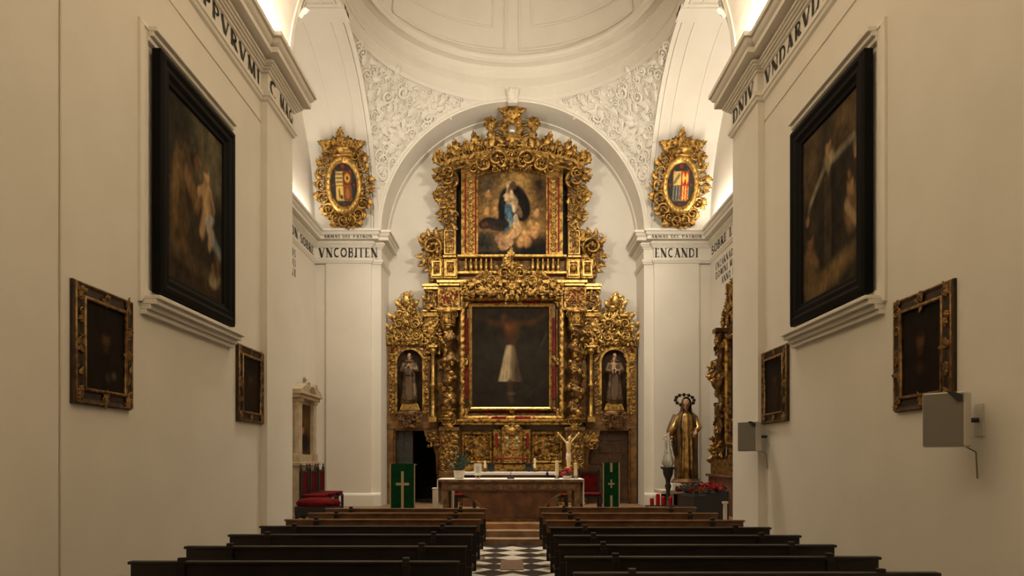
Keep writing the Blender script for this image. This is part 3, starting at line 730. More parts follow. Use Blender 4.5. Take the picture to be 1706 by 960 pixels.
# twisted columns with vines
def twist(px, py0, py1, rpx, Y, name, turns=4.5, vine=True, seed=1):
    r = rpx*Y/FPX; z0, z1 = W(py1, Y), W(py0, Y); n = 90; path = []; x = U(px, Y); sg = 1 if px < AX else -1
    P = []
    for i in range(n+1):
        t = i/n; a = sg*2*PI*turns*t; off = .32*r; cz = z0+(z1-z0)*t
        row = []
        for j in range(16):
            q = 2*PI*j/16; rr = r*(.74+.06*math.cos(3*(q-a)))
            row.append((x+off*math.cos(a)+rr*math.cos(q), Y+off*math.sin(a)+rr*math.sin(q), cz))
        P.append(row)
    b = MB(); b.grid(P, closev=True); o = rbuild(b, name, GD, smooth=True)
    b = MB(); b.lathe([(r*1.25, -.10), (r*1.25, -.06), (r*1.1, -.045), (r*1.15, -.02), (r*.95, 0), (r*.9, .03)], 20, (x, Y, z0)); rbuild(b, 'column_base', G, o, smooth=False)
    b = MB(); rnd = random.Random(seed)
    b.lathe([(r*.85, 0), (r*.95, .02), (r*.85, .05), (r*.8, .2), (r*1.1, .36)], 20, (x, Y, z1)); b.box(x-r*1.25, x+r*1.25, Y-r*1.25, Y+r*1.25, z1+.36, z1+.42)
    for row_ in range(2):
        for i in range(7):
            q = PI+PI*i/6; px_, py_ = math.cos(q), math.sin(q)
            R = np.array([[-py_, px_*-1, 0], [px_, -py_, 0], [0, 0, 1.]])
            R = np.stack([np.array((-py_, px_, 0)), np.array((-px_, -py_, 0)), np.array((0, 0, 1.))], 1)
            orn(b, 'leaf', x+px_*r*.85, Y+py_*r*.85, z1+.04+.13*row_, .2, 90, False, .8, R)
    for s in (-1, 1): orn(b, 'scroll', x+s*r*.95, Y-r*.9, z1+.31, .15, 0, s < 0)
    rbuild(b, 'capital', G, o, smooth=True)
    if vine:
        b = MB()
        for i in range(64):
            t = (i+.5)/64; a = sg*2*PI*turns*t+rnd.uniform(-.5, .5); q = PI+rnd.uniform(.0, 1)*PI
            px_, py_ = math.cos(q), math.sin(q)
            R = np.stack([np.array((-py_, px_, 0)), np.array((-px_, -py_, 0)), np.array((0, 0, 1.))], 1)
            orn(b, rnd.choice(('leaf', 'leaf3', 'bead', 'rose')), x+.32*r*math.cos(a)+px_*r*.72, Y+.32*r*math.sin(a)+py_*r*.72, z0+(z1-z0)*t, rnd.uniform(.11, .19), rnd.uniform(0, 360), False, .9, R)
        rbuild(b, 'vine_leaves', G, o, smooth=True)
    return o
twist(746, 545, 694, 13, 19.08, 'twisted_column', seed=3); twist(960, 545, 694, 13, 19.08, 'twisted_column', seed=4)
for s in (-1, 1):
    f = (lambda px: px) if s < 0 else (lambda px: 2*AX-px)
    Y = 19.18; x = U(f(721.5), Y); b = MB(); z0 = W(692, Y); z1 = W(592, Y)
    b.lathe([(.085, -.06), (.085, -.02), (.06, 0), (.058, .5*(z1-z0)-.05), (.085, .5*(z1-z0)-.03), (.085, .5*(z1-z0)+.03), (.055, .5*(z1-z0)+.06), (.05, z1-z0), (.09, z1-z0+.08), (.11, z1-z0+.2)], 16, (x, Y, z0), fold=lambda a, k: .07*math.cos(8*a)); cc = rbuild(b, 'slender_column', GB, smooth=True)
    b = MB(); b.box(x-.13, x+.13, Y-.13, YW-.2, z1+.2, z1+.27); rbuild(b, 'column_block', GB, cc, bevel=.01); rbuild(MB().box(x-.11, x+.11, Y-.13, Y+.15, z0-.2, z0-.06), 'column_foot', GB, cc, bevel=.01)
    # strip between wing and column
    b = MB(); a, c = sorted((f(708), f(734))); pcarve(b, a, 538, c, 588, 19.32, 11, 40+s, sym=False, depth=.8, ydev=.08); pbox(b, a, 530, c, 590, 19.36, 19.55); rbuild(b, 'carved_strip', G, smooth=True)
    b = MB(); a, c = sorted((f(704), f(734))); pbox(b, a, 520, c, 528, 19.22, 19.6); pbox(b, a+3, 528, c-3, 552, 19.28, 19.6); ip = rbuild(b, 'impost', G, bevel=.015); b = MB(); pcarve(b, a+3, 530, c-3, 551, 19.27, 10, 300+s, sym=False, depth=.8); rbuild(b, 'impost_carving', G, ip, smooth=True)
    # entablature block over the column
    a, c = sorted((f(729), f(766))); b = MB(); pbox(b, a, 478, c, 512, 19.02, 19.55); pbox(b, a-2, 512, c+2, 517, 18.94, 19.55); eb = rbuild(b, 'entablature_block', G, bevel=.01)
    b = MB(); pbox(b, a+4, 484, c-4, 506, 19.0, 19.05); rbuild(b, 'red_inlay', M['red'], eb)
    b = MB(); pcarve(b, a+3, 481, c-3, 509, 19.0, 10, 50+s, sym=False, depth=.9); rbuild(b, 'block_carving', G, eb, smooth=True)
    a, c = sorted((f(705), f(731))); b = MB(); pbox(b, a+3, 482, c-3, 514, 19.2, 19.6); eb = rbuild(b, 'side_block', GD, bevel=.01)
    b = MB(); pcarve(b, a+2, 484, c-2, 516, 19.18, 12, 60+s, sym=False, depth=1.0); rbuild(b, 'block_carving', G, eb, smooth=True)
    b = MB(); pbox(b, a-2, 472, c+2, 477, 19.02, 19.6); pbox(b, a, 477, c, 482, 19.08, 19.6); pbox(b, a-1, 516, c-2, 519, 19.2, 19.6); rbuild(b, 'side_cornice', GB, eb, bevel=.01)
b = MB(); pbox(b, 727, 466, 979, 471, 18.88); pbox(b, 731, 471, 975, 476, 18.95); pbox(b, 735, 476, 971, 494, 19.2); rbuild(b, 'main_cornice', GB, bevel=.012)
b = MB(); pcarve(b, 768, 470, 853, 493, 18.96, 14, 5, depth=1.0, ydev=.1); rbuild(b, 'cornice_foliage', G, smooth=True)

# --- attic predella with the central cartouche ---
b = MB(); pbox(b, 714, 428, 992, 470, 19.42); rbuild(b, 'attic_base', GD)
b = MB(); pbox(b, 762, 424, 944, 428, 19.12); pbox(b, 758, 452, 948, 456, 19.2); pbox(b, 738, 425, 760, 429, 19.14, sym=True); rbuild(b, 'attic_ledge', GB, bevel=.01)
for s in (-1, 1):
    f = (lambda px: px) if s < 0 else (lambda px: 2*AX-px)
    for k_, (p0, p1) in enumerate(((717, 738), (739, 762))):
        a, c = sorted((f(p0), f(p1))); b = MB(); pbox(b, a, 431, c, 464, 19.2-.04*k_, 19.5); o = rbuild(b, 'attic_block', G, bevel=.01)
        b = MB(); Y = 19.15-.04*k_; b.frame(U(a+3, Y), U(c-3, Y), W(460, Y), W(435, Y), [(0, -.05), (0, .03), (.035, .03), (.05, -.05)], Y); porn(b, 'rose', (a+c)/2, 447, 13, 0, Y, sym=False); rbuild(b, 'block_panel', GB, o)
    for i in range(6):
        b = MB(); Y = 19.26; x = U(f(776+8.5*i), Y); b.lathe([(.03, 0), (.05, .05), (.055, .13), (.03, .25), (.025, .30), (.045, .33)], 8, (x, Y, W(451, Y))); b.box(x-.06, x+.06, Y-.02, Y+.16, W(451, Y)-.03, W(451, Y)); rbuild(b, 'baluster', GB, smooth=True)
b = MB()
def cart(px, py):
    t = abs(px-AX)/78; return py > 436+34*t**1.2 and py < 498-6*t
pcarve(b, 776, 428, 853, 498, 18.98, 12, 9, cart, depth=1.1, ydev=.16, sp=.5); porn(b, 'shell', 853, 436, 30, 90, 18.95, sym=False); porn(b, 'leaf', 853, 428, 16, 90, 18.95, sym=False)
for px_, py_, sz, rt in ((840, 456, 17, 20), (818, 468, 14, 0), (797, 478, 12, 40)): porn(b, 'scroll', px_, py_, sz, rt, 18.88, depth=1.2)
porn(b, 'rose', 853, 460, 16, 0, 18.85, sym=False, depth=1.3); pbox(b, 800, 458, 906, 492, 19.1, 19.45); rbuild(b, 'cartouche', G, smooth=True)

# --- attic storey ---
b = MB(); pbox(b, 760, 290, 946, 428, 19.52); rbuild(b, 'attic_panel', M['void'])  # black sheet giving the shade between the pilasters
# painting frame with a segmental head
def seg(px0, px1, pyc, rise, Y, n=18):
    return [(U(px0+(px1-px0)*i/n, Y), W(pyc-rise*(1-(2*i/n-1)**2), Y)) for i in range(n+1)]
def seg_band(b, px0, px1, py_, rise, th, Yf, Yb, n=18):
    lo = seg(px0, px1, py_, rise, Yf, n); hi = seg(px0, px1, py_-th, rise, Yf, n)
    for i in range(n): b.prism([lo[i], lo[i+1], hi[i+1], hi[i]], Yf, Yb)
for s in (-1, 1):
    f = (lambda px: px) if s < 0 else (lambda px: 2*AX-px)
    a, c = sorted((f(768), f(796.5))); b = MB(); pbox(b, a, 284, c, 425, 19.26, 19.55); pl = rbuild(b, 'pilaster', G, bevel=.01)
    b = MB(); pbox(b, *((f(774), 296, f(776.5), 420) if s < 0 else (f(776.5), 296, f(774), 420)), 19.245, 19.27); pbox(b, *((f(791), 296, f(793.5), 422) if s < 0 else (f(793.5), 296, f(791), 422)), 19.245, 19.27); rbuild(b, 'red_inlay', M['red'], pl)
    b = MB()
    for py_ in np.arange(301, 422, 9.5): porn(b, 'rose', f(784), py_, 10, 0, 19.24, sym=False, depth=1.2); porn(b, 'leaf3', f(784), py_+4, 8, 90, 19.24, sym=False)
    rbuild(b, 'bead_drop', GB, pl, smooth=True)
    # herm pilaster at the side
    a, c = sorted((f(739), f(760))); b = MB(); pbox(b, a, 300, c, 425, 19.3, 19.6); hp = rbuild(b, 'outer_pilaster', GW, bevel=.01)
    b = MB(); pcarve(b, a+1, 300, c-1, 382, 19.28, 13, 70+s, sym=False, depth=1.1, ydev=.06); porn(b, 'scroll', f(748), 300, 26, 10, 19.18, sym=False, mir=s > 0, depth=1.4)
    pcarve(b, a+4, 388, c-4, 420, 19.28, 9, 170+s, sym=False, depth=.6); rbuild(b, 'pilaster_carving', G, hp, smooth=True)
    b = MB(); Y = 19.27; b.frame(U(a+1, Y), U(c-1, Y), W(424, Y), W(384, Y), [(0, -.05), (0, .03), (.03, .03), (.045, -.05)], Y); rbuild(b, 'pilaster_panel', GB, hp)
    # leafy outer edge
    b = MB()
    for i, (px_, py_, sz, rt) in enumerate(((738, 300, 20, 160), (736, 318, 18, 200), (737, 335, 18, 150), (739, 350, 16, 210), (740, 366, 14, 170), (740, 384, 14, 200), (735, 308, 15, 240), (737, 328, 15, 120), (740, 345, 13, 230))):
        orn(b, 'leaf', U(f(px_), 19.34), 19.34, W(py_, 19.34), sz*19.34/FPX, rt, s > 0, 1.2)
    for px_, py_, sz, rt in ((735, 320, 17, 0), (738, 342, 14, 60), (738, 362, 12, 0), (735, 297, 17, 30)): orn(b, 'scroll', U(f(px_), 19.32), 19.32, W(py_, 19.32), sz*19.32/FPX, rt, s > 0)
    rbuild(b, 'side_foliage', G, smooth=True)
    # volute bracket at the foot of the attic
    b = MB(); ins = (lambda px, py, s=s: (lambda q: q > 705+max(0, (py-440)*.5) and q < 738 and py > 392-(q-705)*.1)(px if s < 0 else 2*AX-px))
    a, c = sorted((f(705), f(738))); pcarve(b, a, 390, c, 470, 19.34, 15, 80+s, ins, sym=False, depth=1.2, ydev=.08, sp=.45)
    orn(b, 'scroll', U(f(720), 19.25), 19.25, W(412, 19.25), 26*19.25/FPX, 30, s > 0, 1.2); orn(b, 'scroll', U(f(727), 19.25), 19.25, W(440, 19.25), 22*19.25/FPX, 200, s > 0, 1.2)
    for px_, py_, rt in ((716, 396, 100), (726, 394, 80), (708, 405, 140), (706, 425, 190), (708, 436, 215)): orn(b, 'leaf', U(f(px_), 19.3), 19.3, W(py_, 19.3), 15*19.3/FPX, rt, s > 0, 1.2)
    p0, p1 = sorted((f(713), f(738))); pbox(b, p0, 402, p1, 450, 19.36, 19.6); rbuild(b, 'volute_bracket', G, smooth=True)
b = MB(); seg_band(b, 796, 910, 294, 9, 6, 19.24, 19.5); rbuild(b, 'arched_frame_head', GB)
b = MB(); seg_band(b, 768, 938, 284, 14, 9, 19.2, 19.6); seg_band(b, 768, 938, 287, 13, 2.5, 19.18, 19.4); rbuild(b, 'attic_head', G)
b = MB(); seg_band(b, 796, 910, 286.5, 10, 1.5, 19.18, 19.3); rbuild(b, 'red_inlay', M['red'])
b = MB(); seg_band(b, 736, 970, 282, 22, 8, 19.02, 19.6); seg_band(b, 733, 973, 276, 23, 5, 18.92, 19.6); seg_band(b, 742, 964, 288, 21, 6, 19.12, 19.6); rbuild(b, 'curved_cornice', GB, bevel=.008)
# cresting on the curved cornice and the crowning finial
def ctop(px): return 272-23*(1-((px-853)/120)**2)
b = MB(); rnd = random.Random(21)
for px_ in np.arange(733, 838, 6.5):
    py_ = ctop(px_)+3; ang = 100+(853-px_)*.22+rnd.uniform(-22, 22)
    porn(b, 'leaf', px_, py_, rnd.uniform(15, 25), ang, 19.1+rnd.uniform(-.06, .06), depth=1.3)
for px_ in np.arange(736, 836, 5.5):
    porn(b, 'leaf', px_, ctop(px_)-4, rnd.uniform(14, 21), 90+(853-px_)*.35+rnd.uniform(-45, 45), 19.02+rnd.uniform(-.1, .1), depth=1.3)
for px_ in np.arange(738, 838, 10): porn(b, 'scroll', px_, ctop(px_)-3, rnd.uniform(12, 17), rnd.uniform(0, 90), 19.0, depth=1.3); porn(b, 'leaf3', px_+4, ctop(px_)+7, 14, rnd.uniform(-60, 60), 18.92)
for px_, py_, sz, rt in ((737, 284, 17, 180), (736, 290, 16, 230), (742, 268, 22, 130), (768, 254, 24, 120), (799, 244, 25, 115), (824, 236, 24, 105)): porn(b, 'leaf', px_, py_, sz, rt, 19.05, depth=1.4)
for px_, py_, sz, rt in ((828, 266, 26, 0), (806, 274, 22, 180), (790, 282, 16, 20), (838, 272, 18, 90), (745, 288, 16, 0)): porn(b, 'scroll', px_, py_, sz, rt, 18.86, depth=1.3)
pcarve(b, 796, 262, 853, 284, 18.95, 13, 33, depth=1.2, ydev=.06); rbuild(b, 'cresting', G, smooth=True)
b = MB(); Y = 19.0
b.ball((U(853, Y), Y, W(222, Y)), (.27, .16, .46), 16, 10); pbox(b, 838, 240, 868, 262, 19.0, 19.5)
pcarve(b, 839, 204, 853, 262, 18.9, 11, 44, depth=1.1); porn(b, 'shell', 853, 196, 22, 90, 18.95, sym=False)
for px_, py_, sz, rt in ((853, 202, 34, 90), (850, 198, 24, 112), (848, 185, 19, 172), (852, 188, 16, 140), (850, 205, 18, 150), (842, 236, 18, 160), (842, 250, 20, 170), (846, 215, 14, 180)): porn(b, 'leaf', px_, py_, sz, rt, 18.93, depth=1.3)
rbuild(b, 'crowning_finial', G, smooth=True)
b = MB(); porn(b, 'bead', 853, 216, 17, 0, 18.84, sym=False, depth=.8); rbuild(b, 'medallion', M['silver'], smooth=True)
for s in (-1, 1):
    f = (lambda px: px) if s < 0 else (lambda px: 2*AX-px)
    b = MB(); Y = 18.98
    orn(b, 'rose', U(f(817), Y), Y, W(206, Y), 21*Y/FPX, 0, False, 1.2)
    for rt in range(0, 360, 60): orn(b, 'leaf3', U(f(817), Y), Y, W(206, Y), 13*Y/FPX, rt+20, s > 0, 1)
    b.tube([(U(f(q), Y), Y, W(p, Y)) for q, p in ((826, 208), (836, 209), (842, 213))], .05, 6)
    b.tube([(U(f(q), Y), Y, W(p, Y)) for q, p in ((840, 226), (830, 219), (823, 222), (825, 229), (831, 228))], [.04, .045, .045, .04, .03], 6)
    rbuild(b, 'side_rosette', G, smooth=True)

# --- side wings with niches ---
def arch_panel(b, px0, px1, py0, py1, ax0, ax1, ayb, ays, Yf, Yb, n=16):
    X0, X1, Z1, Z0 = U(px0, Yf), U(px1, Yf), W(py0, Yf), W(py1, Yf); A0, A1, ZB, ZS = U(ax0, Yf), U(ax1, Yf), W(ayb, Yf), W(ays, Yf)
    b.box(X0, A0, Yf, Yb, Z0, Z1); b.box(A1, X1, Yf, Yb, Z0, Z1); b.box(A0, A1, Yf, Yb, Z0, ZB)
    r = (A1-A0)/2; cx = (A0+A1)/2
    for i in range(n):
        a0 = PI-PI*i/n; a1 = PI-PI*(i+1)/n
        p, q = (cx+r*math.cos(a0), ZS+r*math.sin(a0)), (cx+r*math.cos(a1), ZS+r*math.sin(a1))
        b.prism([p, q, (q[0], Z1), (p[0], Z1)], Yf, Yb)
    return cx, r, ZB, ZS
NICHE = {}
for s in (-1, 1):
    f = (lambda px: px) if s < 0 else (lambda px: 2*AX-px)
    g = lambda a, c: sorted((f(a), f(c)))
    x0, x1 = g(645, 716); ax0, ax1 = g(662, 704); Yf = 19.42
    b = MB(); cx, r, ZB, ZS = arch_panel(b, x0, x1, 570, 706, ax0, ax1, 690, 604, Yf, YW-.01); wg = rbuild(b, 'wing_panel', GW)
    NICHE[s] = (cx, r, ZB, ZS)
    b = MB(); b.band(cx, ZS, r, r+.06, 0, PI, Yf-.05, Yf+.02, 20); b.box(cx-r-.06, cx-r, Yf-.05, Yf+.02, ZB, ZS); b.box(cx+r, cx+r+.06, Yf-.05, Yf+.02, ZB, ZS); rbuild(b, 'niche_moulding', G, wg)
    b = MB(); P = []
    for zz in np.linspace(ZB, ZS, 6): P.append([(cx+r*math.cos(a), Yf+.02+.27*math.sin(a)/1, zz) for a in np.linspace(PI, 0, 17)])
    for e in np.linspace(0, PI/2, 8)[1:]: P.append([(cx+r*math.cos(e)*math.cos(a), Yf+.02+.27*math.cos(e)*math.sin(a), ZS+r*math.sin(e)) for a in np.linspace(PI, 0, 17)])
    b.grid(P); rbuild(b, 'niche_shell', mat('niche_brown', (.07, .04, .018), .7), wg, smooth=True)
    b = MB(); c0, c1 = g(649, 661); pcarve(b, c0, 590, c1, 690, Yf-.01, 9, 200+s, sym=False, depth=.5, kinds=('leaf', 'leaf3', 'bead')); c0, c1 = g(706, 714); pcarve(b, c0, 590, c1, 690, Yf-.01, 8, 210+s, sym=False, depth=.5, kinds=('leaf', 'leaf3', 'bead'))
    sp0, sp1 = g(650, 714); pcarve(b, sp0, 566, sp1, 600, Yf-.01, 11, 220+s, lambda px, py, m=(ax0+ax1)/2: (px-m)**2+(py-604)**2 > 24**2, sym=False, depth=.7); rbuild(b, 'wing_carving', G, wg, smooth=True)
    b = MB(); 
    for (q, e) in ((654, 582), (710, 582)): b = MB(); porn(b, 'bead', f(q), e, 6, 0, Yf-.03, sym=False); rbuild(b, 'red_boss', M['red'], wg, smooth=True)
    # crest of the wing
    mid = (f(645)+f(716))/2-(1.5 if s < 0 else -1.5); b = MB(); Y = 19.36
    def tri(px, py, m=mid): t = (py-487)/88; return abs(px-m) < 7+33*min(1, t**1.1)
    pcarve(b, mid-37, 490, mid, 574, Y, 11, 230+s, lambda px, py: tri(px, py), sym=False, depth=1.1, ydev=.1, sp=.48); pcarve(b, mid, 490, mid+37, 574, Y, 11, 230+s, lambda px, py: tri(px, py), sym=False, depth=1.1, ydev=.1, sp=.48)
    b.prism([(U(q, 19.4), W(e, 19.4)) for q, e in ((mid-33, 576), (mid+33, 576), (mid+22, 530), (mid+6, 500), (mid-6, 500), (mid-22, 530))], 19.4, 19.6)
    for dx, py_, sz, rt in ((-10, 512, 15, 130), (-20, 530, 16, 150), (-30, 545, 16, 150), (-34, 560, 15, 140), (10, 512, 15, 50), (20, 530, 16, 30), (30, 545, 16, 30), (34, 560, 15, 40)): porn(b, 'leaf', mid+dx, py_, sz, rt, 19.3, sym=False, depth=1.2)
    for dx in (-14, 14): porn(b, 'scroll', mid+dx, 540, 14, 20, 19.2, sym=False, mir=dx > 0, depth=1.2); porn(b, 'scroll', mid+dx, 560, 13, 200, 19.2, sym=False, mir=dx > 0, depth=1.2)
    porn(b, 'shell', mid, 533, 20, 90, 19.2, sym=False, depth=1.3); porn(b, 'leaf', mid, 512, 22, 90, 19.25, sym=False); porn(b, 'leaf', mid, 503, 17, 90, 19.28, sym=False); porn(b, 'bead', mid, 493, 10, 0, 19.3, sym=False)
    rbuild(b, 'wing_crest', GB, smooth=True)
    # statue bracket and corbel
    b = MB(); Yb = 19.28; m2 = (ax0+ax1)/2; b.prism([(U(m2-17, Yb), W(684, Yb)), (U(m2+17, Yb), W(684, Yb)), (U(m2+13, Yb), W(673, Yb)), (U(m2-13, Yb), W(673, Yb))], Yb-.06, YW-.35); bk = rbuild(b, 'statue_pedestal', GB, bevel=.01)
    b = MB(); b.loft([(U(m2, Yb), Yb+.1, W(712, Yb), .08, .06, 0), (U(m2, Yb), Yb+.1, W(704, Yb), .2, .12, 0), (U(m2, Yb), Yb+.1, W(694, Yb), .27, .18, 0), (U(m2, Yb), Yb+.1, W(685, Yb), .33, .22, 0)], 20)
    pcarve(b, m2-22, 688, m2+22, 712, 19.2, 10, 240+s, lambda px, py, m=m2: abs(px-m) < 22-(py-688)*.35, sym=False, depth=.8); rbuild(b, 'corbel', GD, smooth=True)
    # door case below
    b = MB(); c0, c1 = g(645, 656); pbox(b, c0, 706, c1, 842, 19.42, YW-.01); c0, c1 = g(645, 730); pbox(b, c0, 704, c1, 715, 19.40, YW-.01); rbuild(b, 'door_case', GW, bevel=.012)
    b = MB(); c0, c1 = g(656, 658.5); pbox(b, c0, 715, c1, 842, 19.38, YW-.01); c0, c1 = g(656, 726); pbox(b, c0, 715, c1, 717.5, 19.38, YW-.01); rbuild(b, 'door_architrave', GD)
    b = MB(); pts = [(f(q), e) for q, e in ((730, 715), (706, 715), (708, 727), (716, 736), (722, 745), (726, 760), (727, 790), (730, 790))]; P = [(U(q, 19.36), W(e, 19.36)) for q, e in pts]
    if s > 0: P = P[::-1]
    b.prism(P, 19.36, 19.7); rbuild(b, 'curved_bracket', GW)

# ---- canvases of the altarpiece
def art_immaculate(u, v):
    p = Paint(u, v, (150, 112, 62), .17); p.e(.5, .72, .45, .35, (186, 146, 84), soft=.9); p.e(.1, .9, .25, .3, (96, 76, 48), soft=.9); p.e(.95, .8, .2, .4, (90, 68, 42), soft=.9)
    p.put(sm((.34-v)/.25), (70, 60, 46), .9); p.put(ell(u, v, .9, .05, .4, .16, 0, .8), (28, 26, 22))
    p.e(.16, .80, .05, .05, (70, 66, 58), op=.8, soft=.8); p.e(.9, .85, .05, .08, (40, 30, 24), op=.9, soft=.8)
    p.e(.63, .62, .12, .22, (40, 32, 28), 25); p.e(.64, .50, .11, .10, (34, 30, 28)); p.e(.39, .58, .09, .22, (40, 36, 34), -6); p.e(.38, .40, .08, .12, (36, 38, 38))
    p.e(.50, .66, .09, .18, (205, 172, 130), 4); p.e(.42, .68, .06, .045, (212, 176, 130), 25); p.l(.38, .67, .47, .70, .025, (214, 180, 134))
    p.e(.46, .82, .045, .05, (206, 166, 120)); p.e(.50, .79, .05, .08, (70, 48, 34), -30, op=.8); p.e(.44, .83, .025, .04, (216, 178, 132))
    p.e(.45, .50, .09, .10, (70, 100, 112), 20); p.e(.50, .44, .10, .06, (52, 70, 78), -30); p.e(.40, .33, .08, .06, (74, 104, 116)); p.e(.47, .38, .06, .05, (150, 160, 150), 50, op=.7)
    p.e(.13, .38, .12, .07, (52, 40, 34), 10); p.e(.27, .34, .14, .06, (60, 44, 36), -12); p.e(.10, .37, .05, .03, (110, 62, 40), op=.7)
    p.e(.56, .38, .045, .10, (216, 184, 140)); p.e(.56, .27, .09, .05, (208, 168, 120), 30); p.l(.35, .10, .60, .30, .045, (206, 160, 112)); p.e(.34, .19, .09, .07, (196, 150, 106)); p.e(.44, .11, .1, .04, (180, 140, 100), 30)
    for x, y, r in ((.68, .22, .07), (.78, .28, .06), (.84, .24, .05), (.62, .14, .06), (.73, .14, .06), (.86, .33, .05), (.13, .52, .05), (.24, .50, .05), (.86, .5, .05), (.15, .73, .04), (.76, .36, .04)):
        p.e(x, y, r, r*.8, (200, 148, 92), 30*x*10, op=.8, soft=.6); p.e(x+.01, y+.04, r*.45, r*.4, (210, 164, 112), op=.8, soft=.6)
    p.e(.08, .16, .16, .14, (52, 50, 42), soft=.7); p.put(sm((.06-v)/.06), (26, 24, 20)); p.l(.56, .74, .70, .60, .05, (30, 26, 24)); p.l(.70, .60, .66, .44, .06, (32, 28, 27)); p.l(.36, .66, .36, .42, .035, (34, 34, 36)); p.l(.20, .40, .42, .36, .045, (40, 34, 32)); p.l(.43, .52, .50, .40, .03, (92, 122, 132)); p.e(.60, .52, .04, .09, (150, 118, 80), 30, op=.6); p.l(.49, .74, .53, .52, .02, (226, 196, 152), .7); p.c *= .74; p.mott(.38, 16, 3); p.mott(.30, 34, 5); return p
def art_christ(u, v):
    p = Paint(u, v, (36, 30, 23)); p.e(.5, .7, .6, .5, (42, 36, 28), soft=.9)
    a = (70, 46, 27)
    p.l(.06, .905, .22, .845, .022, (56, 40, 25), .8, .9); p.l(.22, .845, .46, .82, .026, a, .8, .9); p.l(.94, .91, .80, .845, .022, (60, 42, 25), .8, .9); p.l(.80, .845, .54, .82, .026, a, .8, .9)
    p.e(.42, .875, .045, .045, (74, 50, 30), 20, op=.9, soft=.6); p.e(.47, .86, .03, .05, (48, 36, 24)); p.e(.51, .775, .085, .085, (86, 54, 30), op=.9, soft=.7); p.e(.48, .77, .04, .07, (108, 66, 36), 20, op=.7, soft=.8); p.e(.50, .68, .075, .06, (62, 42, 26), op=.9, soft=.7)
    top, bot = .63, .25; t = np.clip((top-v)/(top-bot), 0, 1); cx = .50-.01*t; hw = .065+.10*t; skirt = sm((hw-abs(u-cx))/.04)*sm((top-v)/.03)*sm((v-bot)/.02)
    p.put(skirt, (92, 76, 54)); lit = skirt*sm((cx+.02-u)/.06+.3); p.put(lit, (168, 146, 110)); p.put(skirt*(.5+.5*np.sin((u-cx)/hw*20+1)), (96, 80, 56), .4); p.put(skirt*sm((u-cx-.04)/.05), (56, 46, 34), .9)
    p.l(.49, .25, .50, .10, .035, (58, 43, 31), .8); p.e(.51, .14, .045, .018, (92, 80, 62), op=.7, soft=.7); p.e(.515, .075, .028, .03, (70, 52, 36), op=.8, soft=.7)
    for x0, y0, x1, y1, o_ in ((.9, .62, .97, .73, .3), (.72, .12, .93, .26, .08), (.1, .35, .22, .24, .08)): p.l(x0, y0, x1, y1, .012, (90, 80, 60), o_)
    p.mott(.2, 20, 8); return p
ap = empty('painting', (0, 19.3, W(424, 19.3)), label='painting of a blue-mantled woman among angels in the upper tier', cat='painting')
canvas('painted_canvas', U(796, 19.3)+0, U(909.5, 19.3), -0, W(284, 19.3)-W(425, 19.3), 0, art_immaculate, ap, 130, 160, .055)
ap = empty('painting', (0, 19.27, W(679.5, 19.27)), label='large dark painting of a crucified figure in a pale skirt', cat='painting')
canvas('painted_canvas', U(786, 19.27), U(915, 19.27), 0, W(511, 19.27)-W(680, 19.27), 0, art_christ, ap, 110, 140)

# ---- doors
M['door_panel'] = mat('reddish_door_panel', (.085, .034, .015), .5)
d1 = empty('door_1', (U(672, 19.6), 19.6, PZ), kind='structure', label='half-open glazed door leaf with small panes left of the altar')
b = MB(); x0, x1 = U(659, 19.62), U(688, 19.62); zt = W(719, 19.62)
b.box(x0, x0+.05, 19.6, 19.65, PZ+.01, zt); b.box(x1-.04, x1, 19.6, 19.65, PZ+.01, zt); b.box(x0+.05, x1-.04, 19.6, 19.65, PZ+.01, PZ+1.0)
for i in range(5): zz = PZ+1.0+(zt-PZ-1.0)*i/4; b.box(x0+.05, x1-.04, 19.605, 19.645, zz-.02, zz+.02)
b.box((x0+x1)/2-.015, (x0+x1)/2+.015, 19.605, 19.645, PZ+1.0, zt); b.build('door_frame', M['door'], d1, world=True)
for i in range(4):
    for j in range(2):
        a = x0+.05+(x1-x0-.09)*j/2; zz = PZ+1.0+(zt-PZ-1.0)*i/4; dd = .012*((i+j) % 3-1)
        MB().add([(a, 19.62, zz), (a+(x1-x0-.09)/2, 19.62+dd, zz), (a+(x1-x0-.09)/2, 19.625+dd, zz+(zt-PZ-1)/4), (a, 19.625, zz+(zt-PZ-1)/4)], [(0, 1, 2, 3)]).build('pane', M['glass'], d1, world=True)
d2 = empty('door_2', (U(1012, 19.6), 19.6, PZ), kind='structure', label='dark panelled wooden door right of the altar')
b = MB(); x0, x1 = U(978, 19.6), U(1046, 19.6); zt = W(718, 19.6); b.box(x0, x1, 19.6, 19.68, PZ+.005, zt); b.build('door_leaf', M['door'], d2, world=True)
for (a, c, e, g_) in ((982, 1004, 722, 735), (1012, 1036, 722, 735), (984, 992, 743, 755), (999, 1020, 743, 755), (1026, 1036, 743, 755), (982, 1004, 762, 774), (1014, 1036, 762, 774), (984, 992, 784, 800), (1000, 1020, 784, 800), (1026, 1036, 784, 800), (984, 1004, 808, 830), (1012, 1036, 808, 830)):
    b = MB(); b.box(U(a, 19.57), U(c, 19.57), 19.565, 19.62, W(g_, 19.57), W(e, 19.57)); b.build('door_panel', M['door_panel'], d2, world=True, bevel=.018)

